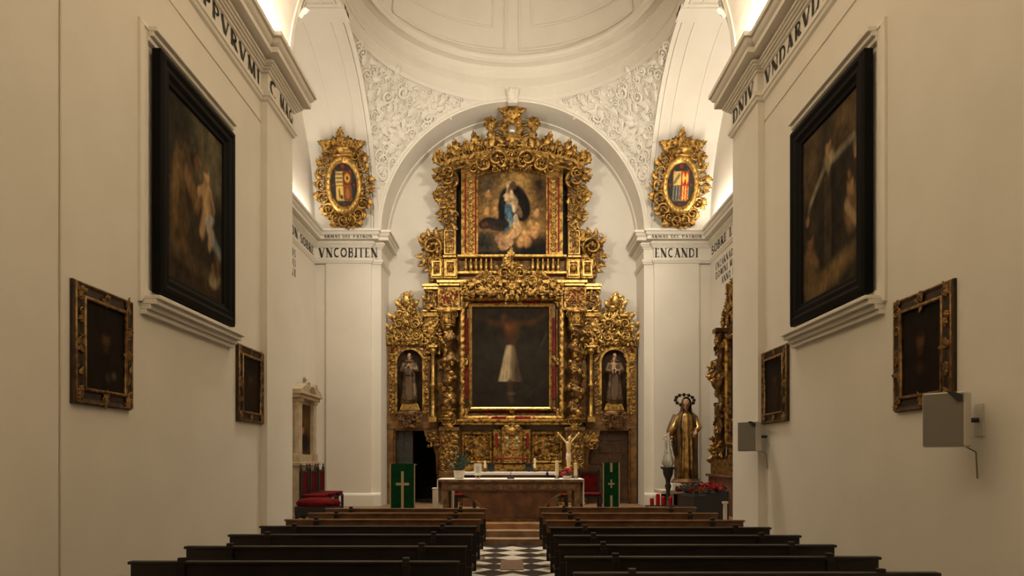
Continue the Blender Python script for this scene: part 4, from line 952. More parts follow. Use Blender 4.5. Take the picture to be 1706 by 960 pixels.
# ================================================================ FIGURES (all face -Y, origin at the feet)
def head(b, c, s=1.0, tilt=0.0, yaw=0.0):
    R = Matrix.Translation(c) @ Matrix.Rotation(yaw, 4, 'Z') @ Matrix.Rotation(tilt, 4, 'X'); A = np.array(R)
    e = lambda p, r, n=10, m=7: b.ball([q*s for q in p], [q*s for q in r], n, m, A)
    e((0, .005, .02), (.076, .095, .105), 16, 10); e((0, -.03, -.05), (.058, .062, .072), 12, 8)      # skull, jaw
    e((0, -.098, -.015), (.014, .022, .032)); e((0, -.088, .012), (.009, .012, .03))                  # nose
    e((0, -.084, -.062), (.024, .014, .010)); e((0, -.078, -.098), (.024, .022, .02))                 # mouth, chin
    for x in (-1, 1): e((x*.03, -.082, .018), (.016, .014, .010)); e((x*.032, -.078, .042), (.026, .018, .009)); e((x*.078, .01, 0), (.012, .022, .034))
    b.tube([(0, .015*s, -.20*s), (0, .01*s, -.05*s)], [.06*s, .05*s], 10, A)
def hand(b, w_, d, up, s=1.0, curl=.35, thumb=1):
    """palm from wrist w_ along d; up = back of the hand"""
    d = Vector(d).normalized(); up = Vector(up).normalized(); sd = d.cross(up).normalized(); up = sd.cross(d)
    w_ = Vector(w_); P = lambda a, c, e: tuple(w_+d*a*s+sd*c*s+up*e*s)
    b.tube([P(-.03, 0, 0), P(.0, 0, 0), P(.05, 0, .004), P(.09, 0, 0)], [.026*s, .028*s, .040*s, .034*s], 10, None, .55)
    for i, (o, L) in enumerate(((-.03, .062), (-.01, .075), (.011, .07), (.031, .055))):
        b.tube([P(.075, o, 0), P(.09+L*.4, o*1.1, -.2*L*curl), P(.09+L*.75, o*1.15, -.9*L*curl), P(.09+L*(1-.3*curl), o*1.15, -1.8*L*curl)], [.0105*s, .010*s, .009*s, .0075*s], 6)
    b.tube([P(.02, thumb*.03, -.005), P(.05, thumb*.055, -.015), P(.085, thumb*.062, -.03)], [.014*s, .012*s, .009*s], 6)
def drape(b, rings, n=48, fold=.05, k=9, ph=0): b.loft(rings, n, fold, k, ph)

# ---- monk statues in the two niches
def monk(s):
    cx, r, ZB, ZS = NICHE[s]
    z0 = W(673, 19.28)+.003; Hs = .83; Y0 = 19.32
    rt = empty('statue', (cx, Y0, z0), 0, 'small dark carved monk with clasped hands in the left niche' if s < 0 else 'small dark carved monk holding a child in the right niche', 'statue', 'carved monks in the altarpiece niches')
    q = lambda v: v*Hs
    b = MB(); head(b, (0, q(-.02), q(1.60)), Hs, .12); 
    if s < 0:
        for sx in (-1, 1): b.tube([(sx*q(.19), 0, q(1.36)), (sx*q(.25), q(-.04), q(1.12)), (sx*q(.06), q(-.22), q(1.20))], [q(.06), q(.055), q(.035)], 8); hand(b, (sx*q(.05), q(-.22), q(1.21)), (-sx*.3, -.2, 1), (sx, -.3, 0), Hs, .2)
    else:
        for sx in (-1, 1): b.tube([(sx*q(.19), 0, q(1.36)), (sx*q(.25), q(-.04), q(1.10)), (-q(.06) if sx < 0 else q(.12), q(-.22), q(1.10))], [q(.06), q(.055), q(.035)], 8); hand(b, (-q(.06) if sx < 0 else q(.12), q(-.22), q(1.10)), (-sx, -.4, .2), (0, -1, .3), Hs, .5)
    b.loft([(0, 0, q(.9), q(.12), q(.09), 0), (0, 0, q(1.2), q(.15), q(.10), 0), (0, 0, q(1.38), q(.17), q(.09), 0), (0, 0, q(1.45), q(.07), q(.06), 0)], 16)
    b.build('body', M['skin'], rt, remesh=.012)
    b = MB(); drape(b, [(0, 0, 0, q(.27), q(.19), 1.3), (0, 0, q(.3), q(.24), q(.17), 1.2), (0, 0, q(.8), q(.20), q(.15), .8), (0, 0, q(1.0), q(.19), q(.145), .4), (0, q(.01), q(1.25), q(.215), q(.14), .3), (0, q(.01), q(1.38), q(.2), q(.12), .2), (0, q(.01), q(1.47), q(.09), q(.08), 0)], 60, .10, 9, s)
    for sx in (-1, 1):
        e = (sx*q(.08), q(-.19), q(1.17)) if s < 0 else ((-q(.04) if sx < 0 else q(.11)), q(-.19), q(1.10))
        b.tube([(sx*q(.18), 0, q(1.38)), (sx*q(.26), q(-.03), q(1.13)), e], [q(.075), q(.085), q(.085)], 10); b.tube([e, (e[0]+sx*q(.06), e[1]+q(.05), e[2]-q(.26))], [q(.07), q(.03)], 8)
    b.build('habit', M['habit'], rt, smooth=True)
    b = MB(); b.lathe([(q(.16), q(1.40)), (q(.17), q(1.44)), (q(.11), q(1.50)), (q(.075), q(1.49))], 20, (0, q(.01), 0)); b.box(q(-.10), q(.10), q(-.185), q(-.165), q(.12), q(1.0)); b.build('cowl_and_scapular', mat('scapular_brown', (.11, .06, .028), .6), rt, smooth=False)
    b = MB(); n_ = 14
    b.tube([(q(.082)*math.cos(a), q(-.01)+q(.098)*math.sin(a), q(1.63)) for a in np.linspace(-.35*PI, 1.35*PI, 22)], q(.024), 6); b.build('tonsured_hair', M['hair'], rt, smooth=True)
    if s > 0:
        ch = empty('statue', (cx-q(.06), Y0-q(.24), z0+q(1.14)), 0, 'tiny pale child figure held by the monk in the right niche', 'statue')
        b = MB(); head(b, (0, 0, q(.33)), .5); b.loft([(0, 0, 0, q(.07), q(.06), 0), (0, 0, q(.12), q(.075), q(.06), 0), (0, 0, q(.22), q(.06), q(.045), 0), (0, 0, q(.27), q(.03), q(.03), 0)], 14)
        for sx in (-1, 1): b.tube([(sx*q(.055), 0, q(.22)), (sx*q(.11), q(-.03), q(.16)), (sx*q(.12), q(-.09), q(.20))], [q(.025), q(.02), q(.018)], 6); b.tube([(sx*q(.04), 0, q(.03)), (sx*q(.06), q(-.08), q(-.02)), (sx*q(.05), q(-.08), q(-.14))], [q(.04), q(.03), q(.02)], 6)
        b.build('body', M['skin'], ch, remesh=.01)
    else:
        bk = empty('book', (cx, Y0-q(.26), z0+q(1.06)), 0, 'little dark book held by the monk in the left niche', 'book'); MB().box(-.07, .07, -.02, .02, -.09, .09).build('cover', M['door'], bk, bevel=.006); MB().box(-.065, .072, -.014, .014, -.085, .085).build('pages', M['cream'], bk)
monk(-1); monk(1)

# ---- coats of arms standing on the pier cornices
def shield(kind):
    def fn(u, v):
        p = Paint(u, v, (52, 52, 48)); 
        for a in np.arange(0, 360, 45): p.e(.5+.40*math.cos(math.radians(a)), .5+.44*math.sin(math.radians(a)), .045, .035, (140, 40, 26), op=.8)
        inn = sm((.30-abs(u-.5))/.02)*sm((.34-abs(v-.47))/.02); p.put(inn, (196, 160, 84))
        q = lambda a, c, d, e: inn*(u > a)*(u < c)*(v > d)*(v < e)*1.0
        if kind < 0:
            p.put(q(.2, .49, .49, .82)*(np.sin(v*70) > 0), (110, 104, 84)); p.put(q(.51, .8, .49, .82), (120, 44, 26)); p.e(.66, .65, .10, .10, (196, 156, 70)); p.e(.66, .65, .045, .05, (70, 40, 30)); p.put(q(.51, .8, .13, .47), (116, 64, 34)); p.e(.65, .3, .08, .11, (150, 96, 44)); p.e(.34, .30, .035, .12, (90, 76, 54)); p.e(.42, .22, .05, .05, (40, 36, 30))
        else:
            p.put(q(.2, .49, .49, .82), (200, 166, 96)); p.l(.25, .55, .42, .72, .04, (110, 96, 64)); p.put(q(.51, .8, .49, .82), (160, 32, 22)); p.e(.58, .65, .045, .12, (206, 168, 80)); p.e(.72, .65, .045, .12, (206, 168, 80)); p.e(.65, .65, .03, .03, (206, 168, 80))
            p.put(q(.2, .49, .13, .47), (66, 66, 62)); p.put(q(.2, .49, .13, .47)*(np.sin(u*60) > .3), (120, 116, 104)); p.put(q(.51, .8, .13, .47)*(np.sin(u*62) > 0), (160, 36, 24))
        p.put(inn*(abs(u-.5) < .012)+inn*(abs(v-.48) < .01), (70, 44, 26), .8); p.e(.5, .92, .06, .05, (150, 44, 28), op=.8); p.mott(.15, 20, 4); return p
    return fn
def crest(s):
    Y = 18.12; cxp = 577 if s < 0 else 1129.5
    rt = empty('coat_of_arms', (U(cxp, Y), Y, W(377, Y)), 0, 'gilded coat of arms with a crown on the left pier cornice' if s < 0 else 'gilded coat of arms with a red quarter on the right pier cornice', 'coat of arms', 'crowned gilt shields on the piers')
    rt.rotation_euler = (math.radians(13), 0, 0)
    k = Y/FPX; q = lambda px: px*k; H = lambda py: (377-py)*k*1.0
    b = MB(); zc = H(313)
    for i in range(30):       # oval body ground
        pass
    b.loft([(0, .06, 0, q(24), .05, 0), (0, .06, H(365), q(28), .06, 0), (0, .06, H(345), q(34), .07, 0), (0, .06, H(313), q(34), .08, 0), (0, .06, H(285), q(28), .07, 0), (0, .06, H(265), q(20), .06, 0), (0, .06, H(240), q(16), .05, 0)], 28); b.build('body', M['gold_dark'], rt, smooth=True)
    b = MB(); rnd = random.Random(60)
    for i in range(34):
        a = 2*PI*i/34; rx, rz = q(36), q(56); x = rx*math.cos(a); z = zc+rz*math.sin(a)
        if z < .05: continue
        rot = math.degrees(a)+rnd.uniform(-40, 40)
        orn(b, 'leaf', x, .03, z, q(rnd.uniform(13, 19)), rot, False, 1.2)
        if i % 2: orn(b, 'scroll', x*.98, -.02, z, q(rnd.uniform(13, 17)), rnd.uniform(0, 360), math.cos(a) < 0, 1.2)
    for i in range(22):
        a = 2*PI*(i+.5)/22; orn(b, rnd.choice(('rose', 'leaf3', 'bead', 'leaf')), q(30)*math.cos(a), -.02, zc+q(46)*math.sin(a), q(11), math.degrees(a)+90, False, 1.1)
    carve(b, lambda x, z: abs(x) < q(22+14*z/q(30)), -q(36), 0, 0.02, q(26), .0, q(13), 61, sym=0, depth=1.1)
    b.build('scrollwork', G, rt, smooth=True)
    b = MB(); b.frame(-1, 1, -1, 1, [(0, 0)]*3) if False else None
    P = []
    for rr, o in ((1.42, -.02), (1.40, -.10), (1.28, -.14), (1.14, -.13), (1.02, -.08), (.98, -.02)): P.append([(q(21)*rr*math.cos(2*PI*j/40), o, zc+q(33)*rr*math.sin(2*PI*j/40)) for j in range(40)])
    b.grid(P, closev=True); 
    for j in range(28): orn(b, 'bead', q(21)*1.2*math.cos(2*PI*j/28), -.13, zc+q(33)*1.2*math.sin(2*PI*j/28), q(4))
    b.build('oval_frame', GB, rt, smooth=True)
    nr, na = 26, 60; RR = np.linspace(.001, 1, nr)[:, None]; AA = np.linspace(0, 2*PI, na, endpoint=False)[None]; x = RR*np.cos(AA); z = RR*np.sin(AA)
    b = MB(); b.grid(np.stack([q(21.5)*x, -.06-.05*(1-RR**2)+0*AA, zc+q(34)*z], -1), closev=True); o = b.build('shield', M['canvas'], rt, smooth=True)
    c = np.clip(shield(s)(x*.5+.5, z*.5+.5).c, 0, 1).reshape(-1, 3); at_ = o.data.color_attributes.new('paint', 'FLOAT_COLOR', 'POINT'); at_.data.foreach_set('color', np.concatenate([c, np.ones((len(c), 1))], 1).astype(np.float32).ravel())
    b = MB(); zk = H(268)
    b.lathe([(q(20), 0), (q(22), .03), (q(20), .06), (q(21), .16), (q(24), .22)], 24, (0, .06, zk-.05), fold=None)
    for i in range(-3, 4):
        orn(b, 'leaf', q(6.5)*i, .0, zk+.10, q(27-abs(i)*3), 90-i*15, False, 1.3); orn(b, 'bead', q(6.5)*i, -.04, zk+.06, q(7))
    for i in (-1, 1): orn(b, 'scroll', i*q(16), -.03, zk+q(14), q(16), 30, i < 0, 1.2); orn(b, 'leaf', i*q(20), .0, zk+q(10), q(22), 30, i < 0, 1.2)
    orn(b, 'rose', 0, -.06, zk+q(20), q(17)); orn(b, 'leaf', 0, -.02, zk+q(24), q(19), 90)
    b.build('crown', G, rt, smooth=True)
crest(-1); crest(1)

# ================================================================ ALTAR AND WHAT STANDS ON IT
YA = 13.95
al = empty('altar', (0, YA+.45, PZ), label='free-standing marble altar table on a waisted red pedestal', cat='altar')
def ab(b, name, m_, parent=None, **k): return b.build(name, m_, parent or al, world=True, **k)
b = MB(); Y = YA; x0, x1 = U(730, Y), U(972, Y); ztop = W(799.5, Y)
b.box(x0, x1, YA, YA+.95, ztop-.05, ztop); ab(b, 'mensa', M['marble_brown'], bevel=.008)
b = MB(); b.box(U(735, Y), U(967, Y), YA+.05, YA+.9, W(818, Y), ztop-.05); ab(b, 'frieze', M['marble_red'])
b = MB()
for i in range(9): a = U(742+24.5*i, Y); b.box(a, a+.27, YA+.04, YA+.06, W(815.5, Y), W(808.5, Y))
ab(b, 'inlay', M['marble_brown'], bevel=.004)
b = MB(); zb = PZ+.03; zt = W(818, Y); n = 14; pr = []
for i in range(n+1):
    t = i/n; pr.append((U(808, Y)+(U(764, Y)-U(808, Y))*t**2.2, zb+(zt-zb)*t))
L_ = pr; R_ = [(U(1703, Y)-0*0-(x-U(0, Y))+0, z) for x, z in pr]; R_ = [(U(853, Y)*2-x+U(856, Y)-U(853, Y), z) for x, z in pr]
b.prism(L_[::-1]+R_, YA+.12, YA+.8); ab(b, 'pedestal', M['marble_red'])
b = MB(); b.tube([(x, YA+.12, z) for x, z in L_], .028, 6); b.tube([(x, YA+.12, z) for x, z in R_], .028, 6); b.box(U(806, Y), U(905, Y), YA+.08, YA+.2, PZ+.001, PZ+.05); ab(b, 'gilt_edge', GW)
for a in (737, 958):
    for yy in (.1, .7): ab(MB().box(U(a, Y), U(a+9, Y), YA+yy, YA+yy+.15, PZ+.001, W(818, Y)), 'leg', M['marble_brown'], bevel=.006)
# altar cloth
b = MB(); ztc = ztop+.004
b.box(x0+.05, x1+.0, YA+.03, YA+.95, ztc, ztc+.006); b.box(x1, x1+.02, YA+.05, YA+.93, ztop-.52, ztc+.006); b.box(x0-.03, x0-.01, YA+.05, YA+.93, ztop-.5, ztc+.006); b.box(x0-.03, x0+.06, YA+.05, YA+.93, ztc, ztc+.006)
tc_ = b.build('altar_cloth', M['white_cloth']); tag(tc_, 'white linen cloth lying over the free-standing altar', 'cloth')
zt = ztc+.008
def on_altar(name, px, label, cat, dy=.4, group=None): return empty(name, (U(px, YA+dy), YA+dy, zt), 0, label, cat, group)
p = on_altar('potted_plant', 765, 'small cream pot with a dark leafy plant on the left of the altar', 'plant', .3)
MB().lathe([(.085, 0), (.10, .02), (.115, .15), (.125, .17), (.105, .17), (.09, .12)], 20).build('pot', M['cream'], p, smooth=False)
rnd = random.Random(4); b = MB(); b2 = MB()
for i in range(26):
    a = rnd.uniform(0, 2*PI); L = rnd.uniform(.12, .42); r_ = rnd.uniform(.02, .22); tip = (r_*math.cos(a), r_*math.sin(a), .15+L)
    b2.tube([(0, 0, .1), (tip[0]*.4, tip[1]*.4, .15+L*.6), tip], .004, 4)
    for k_ in range(3): t = .5+.25*k_; orn(b, 'leaf3', tip[0]*t, tip[1]*t, .15+L*t, .09, rnd.uniform(0, 360), False, .6)
b2.build('stem', M['leafgreen'], p); b.build('foliage', M['leafgreen'], p)
p = on_altar('altar_card', 796, 'white card on a little stand at the left of the altar', 'card', .28)
MB().box(-.08, .08, -.02, .0, .07, .32).build('card', M['white_cloth'], p); MB().box(-.05, .05, -.04, .05, 0, .015).box(-.045, -.035, -.01, .01, .01, .09).box(.035, .045, -.01, .01, .01, .09).build('stand', M['cream'], p, bevel=.004)
MB().box(-.035, .035, -.023, -.019, .12, .26).build('print', M['cream'], p)
p = on_altar('microphone', 851, 'small black microphone block in the middle of the altar', 'microphone', .25)
MB().box(-.075, .075, -.06, .06, 0, .045).build('base', M['black'], p, bevel=.01); MB().tube([(0, 0, .04), (0, -.01, .12), (0, -.05, .17)], .007, 6).build('stem', M['black'], p)
for px_, h, dy, lb in ((928, .37, .25, 'taller ivory candle on the altar, left of the red flowers'), (959, .32, .3, 'shorter ivory candle on the altar, right of the red flowers')):
    p = on_altar('candle', px_, lb, 'candle', dy, 'candles on the altar')
    MB().lathe([(.055, 0), (.055, .012), (.02, .025), (.022, .05), (.05, .06), (.05, .07)], 16).build('holder', M['silver'], p, smooth=False)
    MB().lathe([(.038, .065), (.038, h), (.03, h+.006), (.0, h+.004)], 16).build('wax', M['candle'], p, smooth=False); MB().tube([(0, 0, h), (.003, 0, h+.03)], .003, 5).build('wick', M['black'], p)
p = on_altar('flower_arrangement', 945, 'low red flower arrangement between the two candles on the altar', 'flowers', .32)
MB().lathe([(.07, 0), (.09, .03), (.10, .06), (.08, .06)], 16).build('bowl', M['cream'], p)
rnd = random.Random(9); b = MB()
for i in range(16): a = rnd.uniform(0, 2*PI); r_ = rnd.uniform(0, .14); orn(b, 'leaf', r_*math.cos(a)*.5, r_*math.sin(a)*.5, .06, .14, rnd.uniform(20, 160))
b.build('leaves', M['leafgreen'], p)
for i in range(12):
    a = 2*PI*i/12+rnd.uniform(-.2, .2); r_ = rnd.uniform(.02, .15); b = MB(); orn(b, 'rose', r_*math.cos(a), r_*math.sin(a)-.03, .09+.10*(1-r_/.16)+rnd.uniform(0, .03), .085); b.build('blossom', M['flower_red'], p, smooth=True)
# crucifix with corpus
cr = on_altar('crucifix', 947, 'standing crucifix with a pale carved body at the right of the altar', 'crucifix', .74)
zc0 = zt
MB().lathe([(.13, 0), (.13, .02), (.08, .05), (.04, .10), (.02, .14)], 18).box(-.02, .02, 0, .025, .12, 1.06).box(-.24, .24, 0, .025, .78, .82).build('cross', M['door'], cr)
b = MB(); k = .52
hz = .80
head(b, (.02, -.05, hz+.05), .42, .35, .2)
b.loft([(0, -.035, hz-.33, .040, .03, 0), (0, -.035, hz-.27, .047, .033, 0), (0, -.04, hz-.20, .040, .028, 0), (0, -.045, hz-.12, .055, .036, 0), (0, -.04, hz-.05, .062, .034, 0), (0, -.035, hz-.01, .03, .025, 0)], 14)
for s in (-1, 1):
    b.tube([(s*.05, -.035, hz-.035), (s*.13, -.035, hz+.06), (s*.195, -.025, hz+.135)], [.022, .018, .012], 8); hand(b, (s*.195, -.022, hz+.135), (s*.6, .0, .8), (0, -1, 0), .42, .4, s)
    b.tube([(s*.025, -.04, hz-.30), (s*.022, -.07, hz-.45), (s*.012, -.04, hz-.60), (s*.008, -.06, hz-.66)], [.034, .026, .018, .013], 8)
b.build('body', M['corpus'], cr, remesh=.006)
MB().loft([(0, -.045, hz-.40, .062, .045, 1), (0, -.04, hz-.33, .055, .042, 1), (0, -.038, hz-.26, .05, .037, .4)], 20, .06, 6).build('loincloth', M['white_cloth'], cr, smooth=True)
# old high altar table with candles, against the altarpiece
ha = empty('high_altar_table', (0, 18.6, PZ), 0, 'long narrow white-clothed altar table against the altarpiece', 'altar')
b = MB(); b.box(U(771, 18.2), U(928, 18.2), 18.25, 18.95, PZ+.001, W(793, 18.2)); b.build('table', M['marble_red'], ha, world=True)
b = MB(); b.box(U(768, 18.2), U(930, 18.2), 18.2, 18.95, W(792, 18.2), W(787, 18.2)); b.build('white_top', M['white_cloth'], ha, world=True, bevel=.008)
zh = W(787, 18.2)+.003
for px_, py_, lb in ((808, 768, 'thin pale candle on the high altar table, left'), (891, 764, 'thin pale candle on the high altar table, right')):
    Y = 18.5; p = empty('candle', (U(px_, Y), Y, zh), 0, lb, 'candle', 'candles on the high altar table')
    MB().lathe([(.05, 0), (.05, .015), (.018, .03), (.02, .09), (.045, .1)], 14).build('holder', GD, p); MB().lathe([(.033, .1), (.033, W(py_, Y)-zh), (.0, W(py_, Y)-zh+.01)], 14).build('wax', M['candle'], p)
for px_, sz in ((818, 14), (881, 15)):
    Y = 18.6; p = empty('framed_card', (U(px_, Y), Y, zh), 0, 'small dark framed stand on the high altar table, %s of centre' % ('left' if px_ < 850 else 'right'), 'frame', 'small frames on the high altar')
    MB().frame(-.1, .1, .02, .23, [(0, -.01), (0, .02), (.025, .02), (.03, -.01)], 0).box(-.09, .09, .0, .01, .03, .22).build('frame', M['black'], p); MB().box(-.03, .03, 0, .1, 0, .03).build('foot', M['black'], p)

# ================================================================ LECTERNS WITH GREEN CLOTHS
def lectern(pxa, pxb, pytop, Y, label, kind):
    xa, xb = U(pxa, Y), U(pxb, Y); w2 = (xb-xa)/2; zt_ = W(pytop, Y)-PZ
    r = empty('lectern', ((xa+xb)/2, Y, PZ), 0, label, 'lectern')
    b = MB(); b.box(-.05, .05, .10, .2, .03, zt_-.02); b.box(-w2*.8, w2*.8, .0, .32, .001, .035); b.build('stand', M['door'], r, bevel=.008)
    b = MB(); b.prism([(0, 0)]*3, 0, 0) if False else None
    b.add([(-w2, -.02, zt_-.03), (w2, -.02, zt_-.03), (w2, .40, zt_+.16), (-w2, .40, zt_+.16), (-w2, -.02, zt_-.005), (w2, -.02, zt_-.005), (w2, .40, zt_+.185), (-w2, .40, zt_+.185)], [(0, 3, 2, 1), (4, 5, 6, 7), (0, 1, 5, 4), (2, 3, 7, 6), (1, 2, 6, 5), (0, 4, 7, 3)]) if kind == 9 else b.box(-w2, w2, -.02, .25, zt_-.03, zt_-.005)
    b.build('book_rest', M['door'], r)
    n = 20; P = []
    for j, zz in enumerate(np.linspace(.06, zt_, 6)):
        P.append([(-w2+2*w2*i/n, -.035-.006*math.sin(i*1.1)*(1-j/6), zz) for i in range(n+1)])
    b = MB(); b.grid(P); b.grid([[(x, y+.006, z) for x, y, z in r_] for r_ in P], flip=True); b.box(-w2, w2, -.035, .02, zt_-.005, zt_+.002); cl = b.build('green_cloth', M['green'], r, smooth=False)
    y = -.043
    b = MB()
    for s in (-1, 1): b.box(s*(w2-.012)-.011, s*(w2-.012)+.011, y-.004, y+.008, .06, zt_)
    b.build('braid', M['braid'], cl)
    b = MB()
    if kind == 0:
        b.box(-.028, .028, y-.004, y, .08, zt_-.16); b.box(-.14, .14, y-.005, y-.001, zt_-.46, zt_-.405); b.box(-.05, -.028, y-.004, y, .08, .12); b.box(.028, .05, y-.004, y, .08, .12)
    else:
        b.box(-.024, .024, y-.004, y, zt_-.20, zt_-.005); b.box(-.024, .024, y-.004, y, .08, zt_-.70); b.box(-.016, .016, y-.004, y, zt_-.54, zt_-.36); b.box(-.07, .07, y-.005, y-.001, zt_-.47, zt_-.435)
    b.build('cross_emblem', M['braid'], cl)
    return r
lectern(650, 692, 773, 14.6, 'wide lectern hung with a green cloth and tall pale cross, left', 0)
lectern(1004, 1032, 771, 14.6, 'narrow lectern hung with a green cloth and small cross, right', 1)
# white boxes seen left of the altar pedestal
p = empty('draped_stand', (U(730, 14.5)-.09, 14.9, PZ), 0, 'narrow white draped stand at the left end of the altar', 'stand'); MB().box(-.07, .07, -.1, .1, .001, .63).build('drape', M['white_cloth'], p, bevel=.02); MB().box(-.08, .08, -.11, .11, .63, .655).build('top', M['cream'], p, bevel=.006)
p = empty('cupboard', (U(747, 15.3), 15.3, PZ), 0, 'small white cupboard seen under the altar table', 'cupboard'); MB().box(-.115, .115, -.1, .15, .001, .62).build('body', M['cream'], p, bevel=.01); MB().box(-.1, .02, -.112, -.1, .05, .58).build('door', M['cream'], p, bevel=.005)

# ================================================================ CHAIRS
def high_chair(w_=.5, hb=1.12):
    r = empty('chair')
    for sx in (-1, 1):
        b = MB(); x = sx*(w_/2-.025); b.box(x-.028, x+.028, .20, .26, .001, hb-.1); b.lathe([(.02, 0), (.035, .03), (.03, .07), (.015, .10), (.022, .13), (.0, .17)], 10, (x, .23, hb-.1)); b.build('back_post', M['pew'], r)
        MB().box(x-.025, x+.025, -.26, -.21, .001, .42).build('leg', M['pew'], r)
    MB().box(-w_/2+.05, w_/2-.05, .215, .245, .55, hb-.14).build('backrest', M['crimson'], r, bevel=.01); MB().box(-w_/2+.05, w_/2-.05, .21, .25, hb-.14, hb-.09).build('back_rail', M['pew'], r); MB().box(-w_/2+.05, w_/2-.05, .21, .25, .50, .55).build('back_rail', M['pew'], r)
    MB().box(-w_/2, w_/2, -.26, .24, .40, .44).build('seat_frame', M['pew'], r); MB().box(-w_/2+.01, w_/2-.01, -.25, .21, .44, .51).build('seat', M['crimson'], r, bevel=.025)
    return r
proto = high_chair(); n = 0
WHICH = ['nearest the nave', 'in the middle', 'nearest the far pier']
for i, (x, y) in enumerate(((-4.37, 15.05), (-4.37, 15.7), (-4.37, 16.35))):
    o = proto if i == 0 else copy_tree(proto); o.location = (x, y, PZ); o.rotation_euler = (0, 0, PI/2)
    tag(o, 'high-backed red velvet chair at the left wall, the one '+WHICH[i], 'chair', 'red chairs along the left wall')
for x, y, lb in ((U(775, 16.6), 16.6, 'red velvet chair behind the left half of the altar'), (U(928, 16.6), 16.6, 'red velvet chair behind the right half of the altar'), (U(983, 16.2), 16.2, 'red velvet chair between the altar and the right lectern')):
    o = copy_tree(proto); o.location = (x, y, PZ); o.rotation_euler = (0, 0, 0); tag(o, lb, 'chair', 'red chairs behind the altar')
    o.scale = (1, 1, .86) if 'right lectern' not in lb else (1, 1, .95)
p = empty('kneeler', (-4.08, 14.35, PZ), 0, 'low kneeler with a rounded red cushion in front of the chairs', 'kneeler')
b = MB(); b.box(-.42, .42, -.28, .28, .12, .30)
for sx in (-1, 1):
    for sy in (-1, 1): b.box(sx*.38-.03, sx*.38+.03, sy*.24-.03, sy*.24+.03, .001, .12)
b.build('frame', M['pew'], p, bevel=.01)
b = MB(); b.loft([(0, 0, .30, .44, .29, 0), (0, 0, .36, .47, .31, 0), (0, 0, .43, .42, .27, 0), (0, 0, .47, .25, .16, 0)], 24); b.build('cushion', M['crimson'], p, smooth=True)

# ================================================================ LEFT WALL SHRINE (faces +X)
sh = empty('wall_shrine', (-XT, 17.1, PZ), PI/2, 'stone wall shrine with broken pediment and a dark picture, left transept', 'shrine')
zr = lambda py: W(py, 17.0)-PZ
b = MB(); b.box(-.78, .78, -.26, -.002, .001, zr(772)); b.box(-.84, .84, -.32, -.002, zr(776), zr(770)); b.build('base', M['stone'], sh, bevel=.012)
b = MB(); b.box(-.72, .72, -.12, -.002, zr(770), zr(666)); b.box(-.66, .66, -.2, -.002, zr(770), zr(758)); b.build('back_slab', M['stone'], sh)
for sx in (-1, 1):
    MB().box(sx*.60-.12, sx*.60+.12, -.24, -.1, zr(757), zr(672)).box(sx*.60-.15, sx*.60+.15, -.27, -.1, zr(770), zr(757)).box(sx*.60-.15, sx*.60+.15, -.27, -.1, zr(672), zr(666)).build('pilaster', M['stone'], sh, bevel=.01)
b = MB(); b.box(-.84, .84, -.30, -.002, zr(666), zr(660)); b.box(-.9, .9, -.36, -.002, zr(660), zr(656)); b.build('cornice', M['stone'], sh, bevel=.008)
for sx in (-1, 1):
    b = MB(); pts = [(sx*.9, zr(656)), (sx*.9, zr(653)), (sx*.3, zr(640)), (sx*.22, zr(643)), (sx*.3, zr(656))]; pts = pts if sx < 0 else pts[::-1]
    b.prism(pts[::-1], -.34, -.002); orn(b, 'scroll', sx*.3, -.3, zr(646), .22, 0, sx < 0); b.build('pediment_half', M['stone'], sh)
b = MB(); b.box(-.12, .12, -.24, -.05, zr(656), zr(642)); b.lathe([(.1, 0), (.06, .04), (.04, .12), (.07, .16)], 12, (0, -.15, zr(642))); b.box(-.025, .025, -.17, -.12, zr(642)+.15, zr(628)); b.box(-.09, .09, -.17, -.12, zr(633), zr(631)); b.build('finial_cross', M['stone'], sh)
def art_shrine(u, v):
    p = Paint(u, v, (74, 50, 26)); p.e(.3, .5, .18, .1, (150, 96, 60)); p.e(.3, .58, .15, .05, (40, 26, 16)); p.e(.55, .24, .34, .18, (24, 20, 18)); p.e(.7, .75, .3, .25, (92, 66, 36), soft=.8); p.mott(.2, 8, 3); return p
ps = empty('painting', (-XT+.15, 17.1, PZ+zr(757)), PI/2, 'dark narrow picture inside the stone wall shrine', 'painting'); canvas('painted_canvas', -.46, .46, 0, zr(674)-zr(757), 0, art_shrine, ps, 40, 70)

# ================================================================ RIGHT SIDE: Madonna, side altarpiece, flowers, candles
YM = 17.6; xm = U(1143, YM); zm = W(805, YM)
tbn = empty('side_table', (xm, YM+.05, PZ), 0, 'pale stone side table under the Madonna statue', 'table')
MB().box(-.72, .52, -.45, .45, W(822, YM)-PZ-.0, W(816, YM)-PZ).build('top', M['cream'], tbn, bevel=.01); MB().box(-.42, .42, -.36, .36, W(816, YM)-PZ, zm-PZ).build('plinth', M['white_cloth'], tbn, bevel=.01)
for sx in (-1, 1):
    for sy in (-1, 1): MB().box(sx*.45-.05, sx*.45+.05, sy*.34-.05, sy*.34+.05, .001, W(822, YM)-PZ).build('leg', M['cream'], tbn)
MB().box(-.57, .57, .25, .29, .05, W(822, YM)-PZ-.01).build('back_board', M['void'], tbn)  # black sheet standing in for the shade under the table top
ms = empty('statue', (xm, YM, zm+.002), 0, 'brown-gold Madonna statue with a starry halo and lowered hand', 'statue')
Hm = (W(665, YM)-zm)/1.72; q = lambda v: v*Hm
b = MB(); head(b, (q(-.01), q(-.03), q(1.60)), Hm, .22, -.25)
b.loft([(0, 0, q(.9), q(.12), q(.09), 0), (0, 0, q(1.2), q(.15), q(.10), 0), (0, 0, q(1.36), q(.16), q(.09), 0), (0, 0, q(1.44), q(.06), q(.05), 0)], 16)
